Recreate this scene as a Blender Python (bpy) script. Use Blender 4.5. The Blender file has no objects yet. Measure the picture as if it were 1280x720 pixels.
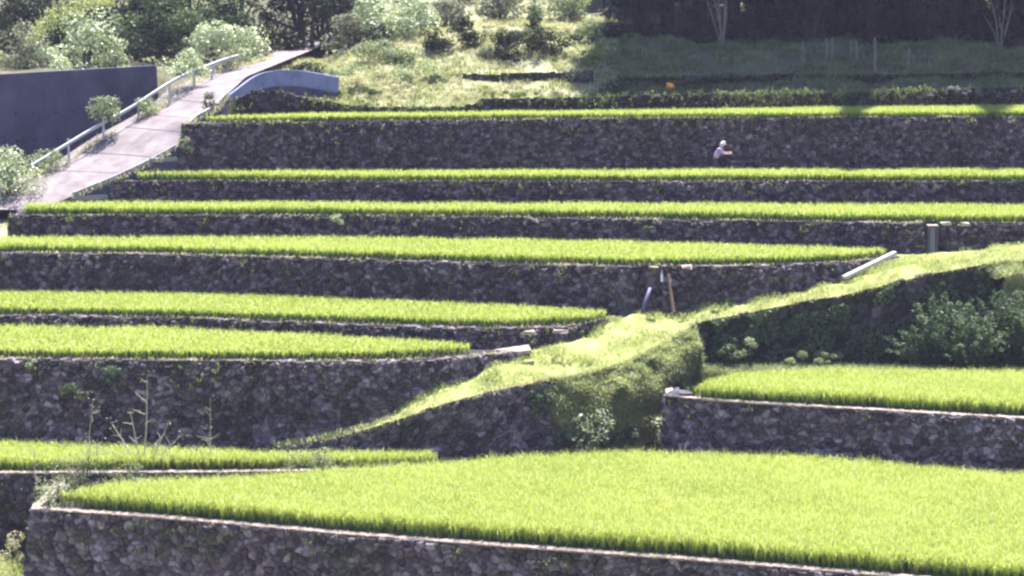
import bpy, math, random
import numpy as np
from mathutils import Vector, Matrix

R = np.random.default_rng(7)
random.seed(7)
S = bpy.context.scene
COL = S.collection

# ------------------------------------------------------------------ camera geometry
F, K, HU = 2800.0, 0.85, 24.0          # focal length in px (1280 wide), metres per survey unit, camera height in units
PITCH = math.atan(360 / F)
CP, SP = math.cos(PITCH), math.sin(PITCH)
HAZE = 0.0002
RICE = 0.42                             # canopy height in survey units


def T(y):
    return math.tan(PITCH + math.atan((y - 360) / F))


def dmap(d):
    """first survey distances -> corrected distances (levelled against the wall feet)"""
    return float(np.interp(d, (0, 66, 72, 87, 92.7, 95, 99.4, 100.1, 107.1, 111.3, 116, 125, 400), (0, 69, 75.2, 90.7, 96.4, 98.8, 101.8, 103.9, 109.2, 111.9, 116.2, 125, 400)))


def pt(px, py, g=None, d=None):
    """surveyed point: line of sight (px,py) cut at level g below the eye or at distance d -> world metres"""
    t = T(py)
    if g is None:
        d = dmap(d)
        g = t * d
    else:
        d = g / t
    w = d * CP + g * SP
    return Vector(((px - 640) / F * w * K, d * K, (HU - g) * K))


def wp(px, g, d):
    d = dmap(d)
    w = d * CP + g * SP
    return Vector(((px - 640) / F * w * K, d * K, (HU - g) * K))


def mpp(d):
    return d * K / F


# terrace levels, from the top field downwards
G = {1: 6.0, 2: 8.77, 3: 10.13, 4: 11.42, 5: 13.45, 6: 14.2, 7: 18.12, 8: 18.2}
G[9] = (G[8] - RICE) * T(510) / T(572)


RK = {1: .42, 2: .5, 3: .55, 4: .5, 5: .48, 6: .5, 7: .66, 8: .82, 9: .74}


def lev(k, px):
    """level of field k at picture column px (the top two fields fall a hand's breadth along their length)"""
    if k == 1:
        return float(np.interp(px, (229, 300, 640, 860, 1200, 1480), (6.16, 6.12, 5.96, 5.88, 5.84, 5.83)))
    if k == 2:
        return float(np.interp(px, (130, 300, 640, 860, 1200, 1480), (8.87, 8.84, 8.77, 8.75, 8.72, 8.72)))
    if k == 7:
        return float(np.interp(px, (-200, 0, 170, 300, 560), (17.78, 17.8, 17.9, 17.92, 17.92)))
    return G[k]


def Z(g):
    return (HU - g) * K


# ------------------------------------------------------------------ object helpers
def tag(o, label=None, cat=None, group=None, kind=None):
    for k, v in (('label', label), ('category', cat), ('group', group), ('kind', kind)):
        if v:
            o[k] = v
    return o


def empty(name, loc, label, cat, group=None, rz=0.0):
    o = bpy.data.objects.new(name, None)
    o.empty_display_size = 0.2
    COL.objects.link(o)
    o.location = loc
    o.rotation_euler.z = rz
    return tag(o, label, cat, group)


def mesh_np(name, V, quads=None, tris=None, mat=None, parent=None, col=None, smooth=False, loc=None):
    V = np.asarray(V, np.float32).reshape(-1, 3)
    me = bpy.data.meshes.new(name)
    idx, tot = [], []
    if quads is not None and len(quads):
        q = np.asarray(quads, np.int32).reshape(-1, 4)
        idx.append(q.ravel()); tot.append(np.full(len(q), 4, np.int32))
    if tris is not None and len(tris):
        t = np.asarray(tris, np.int32).reshape(-1, 3)
        idx.append(t.ravel()); tot.append(np.full(len(t), 3, np.int32))
    idx = np.concatenate(idx); tot = np.concatenate(tot)
    st = np.concatenate([[0], np.cumsum(tot)[:-1]]).astype(np.int32)
    me.vertices.add(len(V)); me.vertices.foreach_set('co', V.ravel())
    me.loops.add(len(idx)); me.loops.foreach_set('vertex_index', idx)
    me.polygons.add(len(tot)); me.polygons.foreach_set('loop_start', st); me.polygons.foreach_set('loop_total', tot)
    me.polygons.foreach_set('use_smooth', np.full(len(tot), bool(smooth)))
    me.update(calc_edges=True)
    me.validate()
    if col is not None:
        a = me.color_attributes.new('Col', 'FLOAT_COLOR', 'POINT')
        c = np.ones((len(V), 4), np.float32); c[:, :3] = col
        a.data.foreach_set('color', c.ravel())
    if mat:
        me.materials.append(mat)
    o = bpy.data.objects.new(name, me)
    COL.objects.link(o)
    if parent:
        o.parent = parent
    if loc is not None:
        o.location = loc
    return o


class MB:
    """collects shapes into one mesh"""
    def __init__(s):
        s.v, s.q, s.t, s.n = [], [], [], 0

    def add(s, V, q=(), t=()):
        V = np.asarray(V, float).reshape(-1, 3)
        s.v.append(V)
        if len(q): s.q.append(np.asarray(q) + s.n)
        if len(t): s.t.append(np.asarray(t) + s.n)
        s.n += len(V)
        return s

    def box(s, c, size, M=None, jit=0.0):
        x, y, z = [v / 2 for v in size]
        V = np.array([(a * x, b * y, e * z) for e in (-1, 1) for b in (-1, 1) for a in (-1, 1)])
        if jit: V += R.normal(0, jit, V.shape)
        if M is not None: V = V @ np.array(M.to_3x3()).T
        return s.add(V + np.array(c), [(0, 2, 3, 1), (4, 5, 7, 6), (0, 1, 5, 4), (2, 6, 7, 3), (0, 4, 6, 2), (1, 3, 7, 5)])

    def tube(s, pts, rad, n=6):
        P = np.array([tuple(p) for p in pts], float)
        rad = np.broadcast_to(np.asarray(rad, float), (len(P),))
        tg = np.gradient(P, axis=0); tg /= np.linalg.norm(tg, axis=1)[:, None] + 1e-9
        ref = np.array([0, 0, 1.0]) if abs(tg[0, 2]) < .9 else np.array([1.0, 0, 0])
        V = []
        for p, t, r in zip(P, tg, rad):
            a = np.cross(t, ref); a /= np.linalg.norm(a) + 1e-9
            b = np.cross(t, a)
            for k in range(n):
                an = 2 * math.pi * k / n
                V.append(p + r * (math.cos(an) * a + math.sin(an) * b))
        q = [(i * n + k, i * n + (k + 1) % n, (i + 1) * n + (k + 1) % n, (i + 1) * n + k) for i in range(len(P) - 1) for k in range(n)]
        t = [(0, k + 1, k) for k in range(1, n - 1)] + [((len(P) - 1) * n, (len(P) - 1) * n + k, (len(P) - 1) * n + k + 1) for k in range(1, n - 1)]
        return s.add(V, q, t)

    def lathe(s, prof, c=(0, 0, 0), n=16, M=None):
        V = np.array([(r * math.cos(2 * math.pi * k / n), r * math.sin(2 * math.pi * k / n), z) for r, z in prof for k in range(n)])
        if M is not None: V = V @ np.array(M.to_3x3()).T
        q = [(i * n + k, i * n + (k + 1) % n, (i + 1) * n + (k + 1) % n, (i + 1) * n + k) for i in range(len(prof) - 1) for k in range(n)]
        return s.add(V + np.array(c), q)

    def rock(s, c, r, flat=.7):
        n, m = 8, 6
        V = []
        off = R.uniform(.75, 1.2, (m + 1, n))
        for i in range(m + 1):
            th = math.pi * i / m
            for k in range(n):
                ph = 2 * math.pi * k / n
                rr = r * (off[i, k] if 0 < i < m else 1)
                V.append((c[0] + rr * math.sin(th) * math.cos(ph), c[1] + rr * math.sin(th) * math.sin(ph), c[2] + rr * flat * math.cos(th)))
        q = [(i * n + k, (i + 1) * n + k, (i + 1) * n + (k + 1) % n, i * n + (k + 1) % n) for i in range(m) for k in range(n)]
        return s.add(V, q)

    def build(s, name, mat, parent=None, smooth=False, loc=None, bevel=0):
        o = mesh_np(name, np.concatenate(s.v), np.concatenate(s.q) if s.q else None, np.concatenate(s.t) if s.t else None, mat, parent, smooth=smooth, loc=loc)
        if bevel:
            b = o.modifiers.new('bevel', 'BEVEL'); b.width = bevel; b.segments = 2
        return o


# ------------------------------------------------------------------ materials
def nodes(name):
    m = bpy.data.materials.new(name)
    m.use_nodes = True
    nt = m.node_tree
    nt.nodes.clear()
    out = nt.nodes.new('ShaderNodeOutputMaterial')
    return m, nt, out


def N(nt, t, **kw):
    n = nt.nodes.new(t)
    for k, v in kw.items():
        if k.startswith('i_'):
            n.inputs[k[2:].replace('_', ' ')].default_value = v
        else:
            setattr(n, k, v)
    return n


def noise(nt, scale, detail=3.0, rough=.55):
    tc = N(nt, 'ShaderNodeNewGeometry')
    n = N(nt, 'ShaderNodeTexNoise', i_Scale=scale, i_Detail=detail, i_Roughness=rough)
    nt.links.new(tc.outputs['Position'], n.inputs['Vector'])
    return n


def ramp(nt, src, stops):
    r = N(nt, 'ShaderNodeValToRGB')
    e = r.color_ramp.elements
    while len(e) < len(stops): e.new(.5)
    for el, (p, c) in zip(e, stops):
        el.position = p; el.color = (*c, 1)
    nt.links.new(src, r.inputs['Fac'])
    return r.outputs['Color']


def mix(nt, fac, a, b, mode='MIX'):
    m = N(nt, 'ShaderNodeMix', data_type='RGBA', blend_type=mode)
    for sock, v in ((m.inputs[0], fac), (m.inputs[6], a), (m.inputs[7], b)):
        if hasattr(v, 'is_linked'): nt.links.new(v, sock)
        elif isinstance(v, (int, float)): sock.default_value = v
        else: sock.default_value = (*v, 1)
    return m.outputs[2]


def leafmat(name, c1, c2, tr=1.5, tfac=.42, patch=.35, gloss=.05, trc=None):
    """leaf: island colour between c1 and c2, light through it from behind"""
    m, nt, out = nodes(name)
    geo = N(nt, 'ShaderNodeNewGeometry')
    nz = noise(nt, patch, 3)
    add = N(nt, 'ShaderNodeMath', operation='MULTIPLY_ADD')
    nt.links.new(geo.outputs['Random Per Island'], add.inputs[0]); add.inputs[1].default_value = .55
    sub = N(nt, 'ShaderNodeMath', operation='MULTIPLY_ADD')
    nt.links.new(nz.outputs['Fac'], sub.inputs[0]); sub.inputs[1].default_value = 1.6; sub.inputs[2].default_value = -.58
    nt.links.new(sub.outputs[0], add.inputs[2])
    c = mix(nt, add.outputs[0], c1, c2)
    df = N(nt, 'ShaderNodeBsdfDiffuse'); tl = N(nt, 'ShaderNodeBsdfTranslucent')
    nt.links.new(c, df.inputs['Color'])
    tc = mix(nt, 1.0, c, trc or (tr, tr * 1.02, tr * .6), 'MULTIPLY')
    nt.links.new(tc, tl.inputs['Color'])
    mx = N(nt, 'ShaderNodeMixShader'); mx.inputs[0].default_value = tfac
    nt.links.new(df.outputs[0], mx.inputs[1]); nt.links.new(tl.outputs[0], mx.inputs[2])
    gl = N(nt, 'ShaderNodeBsdfGlossy', i_Roughness=.45)
    m2 = N(nt, 'ShaderNodeMixShader'); m2.inputs[0].default_value = gloss
    nt.links.new(mx.outputs[0], m2.inputs[1]); nt.links.new(gl.outputs[0], m2.inputs[2])
    nt.links.new(m2.outputs[0], out.inputs['Surface'])
    return m


def solid(name, stops, scale=2.0, rough=.9, bump=.3, bscale=30, spec=.2, metallic=0):
    m, nt, out = nodes(name)
    b = N(nt, 'ShaderNodeBsdfPrincipled', i_Roughness=rough, i_Metallic=metallic)
    b.inputs['Specular IOR Level'].default_value = spec
    nt.links.new(ramp(nt, noise(nt, scale, 6, .65).outputs['Fac'], stops), b.inputs['Base Color'])
    if bump:
        bp = N(nt, 'ShaderNodeBump', i_Strength=bump, i_Distance=.03)
        nt.links.new(noise(nt, bscale, 4).outputs['Fac'], bp.inputs['Height'])
        nt.links.new(bp.outputs[0], b.inputs['Normal'])
    nt.links.new(b.outputs[0], out.inputs['Surface'])
    return m


def stonemat(name, moss=.45, mosscol=(.03, .036, .016), gain=1.0):
    m, nt, out = nodes(name)
    b = N(nt, 'ShaderNodeBsdfPrincipled', i_Roughness=.92)
    b.inputs['Specular IOR Level'].default_value = .15
    a = N(nt, 'ShaderNodeVertexColor', layer_name='Col')
    v = ramp(nt, noise(nt, 9, 6, .7).outputs['Fac'], [(.28, (.5 * gain,) * 3), (.55, (gain,) * 3), (.75, (1.55 * gain, 1.5 * gain, 1.5 * gain))])
    c = mix(nt, 1.0, a.outputs['Color'], v, 'MULTIPLY')
    mf = ramp(nt, noise(nt, .55, 6, .7).outputs['Fac'], [(moss, (0, 0, 0)), (moss + .16, (.75, .75, .75))])
    c = mix(nt, mf, c, mosscol)
    nt.links.new(c, b.inputs['Base Color'])
    bp = N(nt, 'ShaderNodeBump', i_Strength=.5, i_Distance=.04)
    nt.links.new(noise(nt, 22, 5, .7).outputs['Fac'], bp.inputs['Height'])
    nt.links.new(bp.outputs[0], b.inputs['Normal'])
    nt.links.new(b.outputs[0], out.inputs['Surface'])
    return m


M = dict(
    rice=leafmat('rice_leaf', (.245, .288, .058), (.325, .36, .09), 1.25, .33, .25, .03, trc=(1.1, 1.28, .62)),
    shade_tinted_sheath=leafmat('shade_tinted_rice_sheath', (.03, .085, .022), (.055, .13, .035), 1.2, .15, .3, .02),  # stem green made darker than real, carrying the shade low in the rice
    grass=leafmat('short_grass', (.17, .21, .075), (.36, .38, .19), 1.5, .4, .8, .02),
    dry=leafmat('dry_grass', (.25, .25, .14), (.48, .46, .34), 1.2, .35, .9, .02),
    wild=leafmat('wild_grass', (.07, .10, .025), (.21, .25, .085), 1.5, .4, .9, .02),
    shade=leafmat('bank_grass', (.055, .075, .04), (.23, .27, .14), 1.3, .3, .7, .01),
    bankgrass=leafmat('lumpy_bank_grass', (.10, .125, .05), (.33, .36, .19), 1.4, .4, 1.3, .02),
    sun_glare=leafmat('sun_glare_leaf', (.13, .175, .09), (.46, .51, .35), 1.1, .3, .9, .06),  # sun reflected off waxy leaves, painted in as a pale leaf colour
    pale=leafmat('pale_leaf', (.09, .12, .065), (.29, .325, .215), 1.35, .35, .8, .02),
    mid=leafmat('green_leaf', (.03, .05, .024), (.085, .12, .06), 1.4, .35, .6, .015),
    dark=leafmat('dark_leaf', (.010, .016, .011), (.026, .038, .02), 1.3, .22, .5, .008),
    grey=leafmat('grey_leaf', (.09, .10, .075), (.20, .21, .16), 1.2, .3, .8, .015),
    spray=leafmat('spray_leaf', (.026, .05, .026), (.085, .125, .06), 1.4, .35, 1.4, .012),
    bark=solid('bark', [(.3, (.02, .017, .016)), (.7, (.055, .047, .042))], 6, .95, .6, 40),
    stem=solid('dry_stem', [(.3, (.30, .27, .2)), (.7, (.46, .42, .33))], 6),
    concrete=solid('concrete', [(.3, (.14, .135, .15)), (.7, (.24, .23, .245))], 1.2, .9, .25, 25),
    road=solid('road_concrete', [(.22, (.065, .054, .06)), (.45, (.125, .105, .116)), (.65, (.175, .152, .166)), (.8, (.21, .185, .2))], 1.1, .92, .2, 30),
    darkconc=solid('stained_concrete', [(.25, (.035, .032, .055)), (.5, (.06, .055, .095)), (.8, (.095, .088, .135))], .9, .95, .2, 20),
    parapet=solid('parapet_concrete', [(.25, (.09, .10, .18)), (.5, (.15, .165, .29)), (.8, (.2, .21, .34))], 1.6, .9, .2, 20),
    coping=solid('coping_mortar', [(.3, (.14, .10, .09)), (.5, (.25, .2, .19)), (.7, (.36, .30, .29))], 3.0, .92, .35, 30),
    earth=solid('earth', [(.3, (.10, .075, .05)), (.7, (.22, .17, .115))], 2.0, .98, .6, 12),
    mud=solid('paddy_mud', [(.3, (.012, .0105, .009)), (.7, (.026, .023, .018))], 1.5, .92, .4, 12),
    turf=solid('turf', [(.25, (.11, .135, .04)), (.5, (.2, .22, .08)), (.75, (.28, .27, .13))], .9, .98, .6, 14),
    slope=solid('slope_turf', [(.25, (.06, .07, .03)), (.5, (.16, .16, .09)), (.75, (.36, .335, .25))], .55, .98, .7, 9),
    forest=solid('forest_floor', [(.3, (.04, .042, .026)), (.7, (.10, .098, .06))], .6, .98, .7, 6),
    wood=solid('weathered_wood', [(.3, (.085, .078, .082)), (.7, (.16, .15, .15))], 5, .9, .3, 40),
    plank=solid('pale_plank', [(.25, (.27, .25, .25)), (.75, (.45, .425, .42))], 4, .8, .2, 40),
    brown=solid('brown_pole', [(.3, (.13, .085, .07)), (.7, (.2, .135, .115))], 5),
    pipe=solid('grey_blue_pipe', [(.3, (.05, .05, .11)), (.7, (.085, .085, .16))], 5, .5, .1),
    steel=solid('galvanised_steel', [(.3, (.3, .3, .32)), (.7, (.42, .42, .45))], 3, .6, .1, 30, .2),
    orange=solid('orange_cloth', [(.3, (.75, .25, .03)), (.7, (.85, .34, .06))], 6, .8),
    rock=solid('pale_rock', [(.3, (.03, .028, .034)), (.7, (.085, .08, .09))], 5, .95, .5, 25),
    skin=solid('skin', [(.3, (.42, .24, .17)), (.7, (.48, .28, .2))], 5, .6, 0),
    shirt=solid('lavender_shirt', [(.3, (.27, .21, .4)), (.7, (.36, .29, .5))], 5, .9, .1),
    trousers=solid('dark_trousers', [(.3, (.035, .035, .07)), (.7, (.06, .06, .11))], 5, .95, .1),
    hat=solid('white_hat', [(.3, (.36, .33, .38)), (.7, (.45, .42, .46))], 5, .9, .1),
    stone=stonemat('wall_stone', .52),
    stone2=stonemat('mossy_wall_stone', .47),
    stone3=stonemat('overgrown_wall_stone', .36, (.022, .03, .012), .8),
)

# ------------------------------------------------------------------ generators
def resample(P, step):
    P = np.array([tuple(p) for p in P], float)
    L = np.concatenate([[0], np.cumsum(np.linalg.norm(np.diff(P, axis=0), axis=1))])
    n = max(3, int(L[-1] / step) + 1)
    u = np.linspace(0, L[-1], n)
    return np.stack([np.interp(u, L, P[:, i]) for i in range(3)], 1), u


def smooth1(a, w):
    if w < 2: return a
    k = np.ones(w) / w
    p = np.pad(a, ((w // 2, w - 1 - w // 2), (0, 0)), mode='edge')
    return np.stack([np.convolve(p[:, i], k, 'valid') for i in range(a.shape[1])], 1)


def vnoise(x, y, sc, seed):
    rg = np.random.default_rng(seed)
    tb = rg.uniform(-1, 1, (64, 64))
    fx, fy = x / sc, y / sc
    i, j = np.floor(fx).astype(int), np.floor(fy).astype(int)
    tx, ty = fx - i, fy - j
    tx, ty = tx * tx * (3 - 2 * tx), ty * ty * (3 - 2 * ty)
    g = lambda a, b: tb[a % 64, b % 64]
    return (g(i, j) * (1 - tx) + g(i + 1, j) * tx) * (1 - ty) + (g(i, j + 1) * (1 - tx) + g(i + 1, j + 1) * tx) * ty


def cells(u, v, a, b, seed):
    """jittered cells: (edge distance, cell random table values) for the masonry relief"""
    rg = np.random.default_rng(seed)
    cu, cv = u / a, v / b
    nu, nv = int(cu.max()) + 5, int(cv.max()) + 5
    jx, jy = rg.uniform(-.42, .42, (nu, nv)), rg.uniform(-.38, .38, (nu, nv))
    wt = rg.uniform(-.16, .16, (nu, nv))
    iu, iv = np.floor(cu).astype(int), np.floor(cv).astype(int)
    f1 = np.full(u.shape, 9.); f2 = np.full(u.shape, 9.)
    bi = np.zeros(u.shape, int); bj = np.zeros(u.shape, int); bx = np.zeros(u.shape); by = np.zeros(u.shape)
    for di in (-2, -1, 0, 1, 2):
        for dj in (-1, 0, 1):
            i, j = np.clip(iu + di + 2, 0, nu - 1), np.clip(iv + dj + 2, 0, nv - 1)
            x = (i - 2) + .5 + jx[i, j] + .5 * (j % 2) - .25
            y = (j - 2) + .5 + jy[i, j]
            dx, dy = cu - x, cv - y
            dd = np.sqrt(dx * dx + dy * dy) + wt[i, j]
            near = dd < f1
            f2 = np.where(near, f1, np.minimum(f2, dd))
            f1 = np.where(near, dd, f1)
            bi, bj = np.where(near, i, bi), np.where(near, j, bj)
            bx, by = np.where(near, dx, bx), np.where(near, dy, by)
    return f2 - f1, bi, bj, bx, by, rg, nu, nv


NWALL = [0]


def stone_wall(label, top, base_z, stone=(.3, .22), batter=.13, mat='stone', coping=None, cop=(.28, .07), group='dry stone terrace walls',
               relief=.125, name='stone_wall', bright=1.0, sm=9, weeds=0, rag=.05):
    """top: world points of the crest, walked so that the camera is on the right; base_z: number or per-point list"""
    NWALL[0] += 1
    seed = 100 + NWALL[0]
    step = stone[1] / 5.0
    if isinstance(base_z, (int, float)): base_z = [base_z] * len(top)
    P4 = np.array([(*t, bz) for t, bz in zip(top, base_z)])
    L = np.concatenate([[0], np.cumsum(np.linalg.norm(np.diff(P4[:, :3], axis=0), axis=1))])
    n = int(L[-1] / step) + 2
    u = np.linspace(0, L[-1], n)
    A = np.stack([np.interp(u, L, P4[:, i]) for i in range(4)], 1)
    A[:, :3] = smooth1(A[:, :3], sm)
    tg = np.gradient(A[:, :2], axis=0)
    tg = smooth1(tg, 7); tg /= np.linalg.norm(tg, axis=1)[:, None] + 1e-9
    nr = np.stack([tg[:, 1], -tg[:, 0]], 1)
    H = A[:, 2] - A[:, 3]
    hm = max(.15, H.max())
    m = int(hm / step) + 2
    V01 = np.linspace(0, 1, m)
    h = V01[None, :] * np.maximum(H, .05)[:, None]
    U = np.repeat(u[:, None], m, 1)
    wu, wh = vnoise(U, h, stone[0] * 1.1, seed), vnoise(U + 31, h + 17, stone[1] * 1.2, seed + 1)
    sc_ = 1 + .35 * vnoise(U, h, 2.3, seed + 2)
    e, bi, bj, bx, by, rg, nu, nv = cells(np.abs(U + .32 * stone[0] * wu + .3 * sc_), np.abs(h + .32 * stone[1] * wh + .12 * vnoise(U, h, 1.7, seed + 3) + .2), stone[0], stone[1], seed)
    off = rg.uniform(0, 1, (nu, nv)); sx = rg.normal(0, .35, (nu, nv)); sy = rg.normal(0, .35, (nu, nv))
    dome = np.clip(e / .3, 0, 1); dome = dome * dome * (3 - 2 * dome)
    disp = relief * (dome * (.35 + .65 * off[bi, bj]) + dome * .35 * (bx * sx[bi, bj] + by * sy[bi, bj]))
    bul = np.sin(U * .45 + seed) * .05 + np.sin(U * 1.1 + h * 1.7 + seed * 2) * .03
    out = batter * h + disp + bul
    X = A[:, 0][:, None] + nr[:, 0][:, None] * out
    Y = A[:, 1][:, None] + nr[:, 1][:, None] * out
    rgh = rg.uniform(-rag, rag, (nu, nv))
    Zv = A[:, 2][:, None] - h + (1 - V01)[None, :] * rgh[bi, 2][:, :1]
    V = np.stack([X, Y, Zv], 2)
    back = np.stack([A[:, 0] - nr[:, 0] * .45, A[:, 1] - nr[:, 1] * .45, Zv[:, 0] - .02], 1)[:, None, :]
    V = np.concatenate([back, V], 1)
    mm = m + 1
    br = rg.beta(1.15, 4.2, (nu, nv))
    tint = rg.normal(0, .012, (nu, nv, 3)) * np.array((1, .6, 1))
    base = np.array((.078, .064, .080))
    c = (base * (.35 + 3.4 * br[..., None]) + tint * .3) * bright
    c = np.clip(c, .015, .5)[bi, bj]
    c = np.concatenate([c[:, :1], c], 1)
    ii, jj = np.meshgrid(np.arange(n - 1), np.arange(mm - 1), indexing='ij')
    q = np.stack([ii * mm + jj, ii * mm + jj + 1, (ii + 1) * mm + jj + 1, (ii + 1) * mm + jj], -1).reshape(-1, 4)
    root = empty(name, A[n // 2, :3] - np.array((0, 0, H[n // 2])), label, 'stone wall', group)
    o = root.location.copy()
    mesh_np('masonry', V.reshape(-1, 3) - np.array(o), q, None, M[mat], root, c.reshape(-1, 3))
    if coping:
        s = max(1, int(.12 / step))
        a, nn = A[::s, :3], nr[::s]
        k = len(a)
        wob = R.normal(0, .012, (k, 4))
        w, t = cop
        prof = [(.05, -.01), (.06, t), (-w + .05, t + .01), (-w + .05, -.02)]
        VV = np.stack([np.stack([a[:, 0] + nn[:, 0] * (p + wob[:, i]), a[:, 1] + nn[:, 1] * (p + wob[:, i]), a[:, 2] + z + wob[:, i] * .8], 1) for i, (p, z) in enumerate(prof)], 1)
        ii, jj = np.meshgrid(np.arange(k - 1), np.arange(4), indexing='ij')
        qq = np.stack([ii * 4 + jj, ii * 4 + (jj + 1) % 4, (ii + 1) * 4 + (jj + 1) % 4, (ii + 1) * 4 + jj], -1).reshape(-1, 4)
        mesh_np('coping', VV.reshape(-1, 3) - np.array(o), qq, [(0, 1, 2), (0, 2, 3)] + [tuple((k - 1) * 4 + x for x in f) for f in ((2, 1, 0), (3, 2, 0))], M[coping], root)
    TOPS.append((A[:, :3].copy(), nr.copy(), H.copy()))
    return root


TOPS = []


def blades(base, hgt, wid, lean, bend=.5, seg2=.6, az=None):
    """base Nx3, hgt N, wid N, lean N (rad) -> arrays of a two-segment blade for every base"""
    n = len(base)
    az = R.uniform(0, 2 * math.pi, n) if az is None else az
    dx, dy = np.cos(az), np.sin(az)
    fa = az + math.pi / 2 + R.normal(0, .6, n)
    sx, sy = np.cos(fa) * wid / 2, np.sin(fa) * wid / 2
    l1 = hgt * seg2
    p1 = base + np.stack([dx * np.sin(lean) * l1, dy * np.sin(lean) * l1, np.cos(lean) * l1], 1)
    l2 = hgt - l1
    le2 = lean + bend * R.uniform(.4, 1.5, n)
    p2 = p1 + np.stack([dx * np.sin(le2) * l2, dy * np.sin(le2) * l2, np.cos(le2) * l2], 1)
    sd = np.stack([sx, sy, np.zeros(n)], 1)
    V = np.stack([base - sd * .7, base + sd * .7, p1 + sd, p1 - sd, p2], 1)
    i = np.arange(n)[:, None] * 5
    return V.reshape(-1, 3), i + np.array([[0, 1, 2, 3]]), i + np.array([[3, 2, 4]])


def inside(px, py, poly):
    poly = np.asarray(poly)
    r = np.zeros(len(px), bool)
    x1, y1 = poly[-1]
    for x2, y2 in poly:
        c = ((y1 > py) != (y2 > py)) & (px < (x2 - x1) * (py - y1) / (y2 - y1 + 1e-12) + x1)
        r ^= c
        x1, y1 = x2, y2
    return r


def leaves(C, size, nrm, droop=.2, asp=.5):
    """leaf-shaped cards at C, facing roughly nrm"""
    n = len(C)
    nrm = nrm + R.normal(0, .55, (n, 3))
    nrm /= np.linalg.norm(nrm, axis=1)[:, None] + 1e-9
    ax = R.normal(0, 1, (n, 3)); ax[:, 2] -= droop
    ax -= nrm * (ax * nrm).sum(1)[:, None]
    ax /= np.linalg.norm(ax, axis=1)[:, None] + 1e-9
    bx = np.cross(nrm, ax)
    s = size[:, None]
    V = np.stack([C - ax * s * .5, C + bx * s * asp * .5 - nrm * s * .06, C + ax * s * .5 - nrm * s * .12, C - bx * s * asp * .5 - nrm * s * .06], 1)
    i = np.arange(n)[:, None] * 4
    return V.reshape(-1, 3), i + np.array([[0, 1, 2, 3]])


def sphere_pts(n):
    v = R.normal(0, 1, (n, 3))
    return v / np.linalg.norm(v, axis=1)[:, None]


def foliage_cloud(w, dep, h, nl, n, leaf, gap=0.0, low=.12, asp=.5):
    """leaf clumps filling an uneven mound w x dep x h standing on z=0; returns arrays and clump centres"""
    cs, rs = [], []
    for k in range(nl):
        a = R.uniform(0, 2 * math.pi); r = math.sqrt(R.uniform(0, 1)) * .78
        zt = R.uniform(low, 1)
        lim = math.sqrt(max(.08, 1 - (zt - .25) ** 2 * 1.2))
        cs.append((math.cos(a) * r * lim * w / 2, math.sin(a) * r * lim * dep / 2, zt * h * .84))
        rs.append((.08 + .26 * R.uniform(0, 1) ** 1.6) * min(w, h * 1.3, 4.0))
    cs, rs = np.array(cs), np.array(rs)
    pick = R.choice(nl, n, p=rs ** 2 / (rs ** 2).sum())
    d = sphere_pts(n)
    rad = R.uniform(.55, 1.08, n) ** .6
    P = cs[pick] + d * (rs[pick] * rad)[:, None] * np.array((1.1, 1.1, .8))
    keep = P[:, 2] > -.02 * h
    P, d = P[keep], d[keep]
    d = d + np.array((0, 0, .45))
    V, q = leaves(P, R.uniform(.6, 1.35, len(P)) * leaf, d, asp=asp)
    return V, q, cs


def stems(cs, h, r0):
    b = MB()
    for c in cs[:9]:
        m = c * np.array((.35, .35, .5)) + R.normal(0, .04 * h, 3)
        b.tube([(R.normal(0, r0), R.normal(0, r0), -.1), tuple(m), tuple(c)], [r0, r0 * .7, r0 * .3], 5)
    return b


def bush(label, px, py, d, wpx, hpx, mat='mid', n=2200, leaf=.16, nl=12, name='bush', cat='bush', group=None, dep=None, asp=.5, base=None, low=.12):
    """a shrub whose foot stands on the line of sight (px,py) at distance d; wpx x hpx is its size in survey pixels"""
    s = mpp(d)
    loc = base if base is not None else pt(px, py, d=d)
    w, h = wpx * s, hpx * s
    V, q, cs = foliage_cloud(w, dep or w * .8, h, nl, n, leaf, asp=asp, low=low)
    r = empty(name, loc, label, cat, group)
    mesh_np('foliage', V, q, None, M[mat], r)
    stems(cs, h, max(.012, .02 * h)).build('stem', M['bark'], r)
    return r


# ------------------------------------------------------------------ terrain sheet under everything
PROF = [(-140, 2.2), (-5, 1.7), (2, 1.7), (6, 4), (20, 16), (40, 24), (66, 22.8), (88, 22.2), (91.5, 19.0), (95.3, 16.9), (96.2, 14.6), (101.6, 14.0), (102.4, 12.3), (103, 12.0), (108, 10.9), (109, 10.6), (112, 9.5), (113.4, 7.2), (114.8, 6.5),
        (115.3, 5.9), (121, 4.15), (121.8, 4.02), (124, 3.25), (128, 2.35), (135, 1.5), (150, -1), (165, -6), (190, -20), (240, -50), (330, -105)]
PROFL = [(-140, 2.2), (112, 9.5), (113.4, 8.2), (115.6, 7), (116.8, 6), (121, 4.75), (127, 4.3), (134, 3.75), (142, 3.0), (160, -1), (175, -8), (190, -18), (240, -50), (330, -105)]
pd_, pg_ = np.array(PROF).T
ld_, lg_ = np.array(PROFL).T
RW0, RW1 = wp(-160, 5, 109.5), wp(196, 4, 124)                    # line of the tall concrete retaining wall


def sst(x, a, b):
    t = np.clip((x - a) / (b - a), 0, 1)
    return t * t * (3 - 2 * t)


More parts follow.
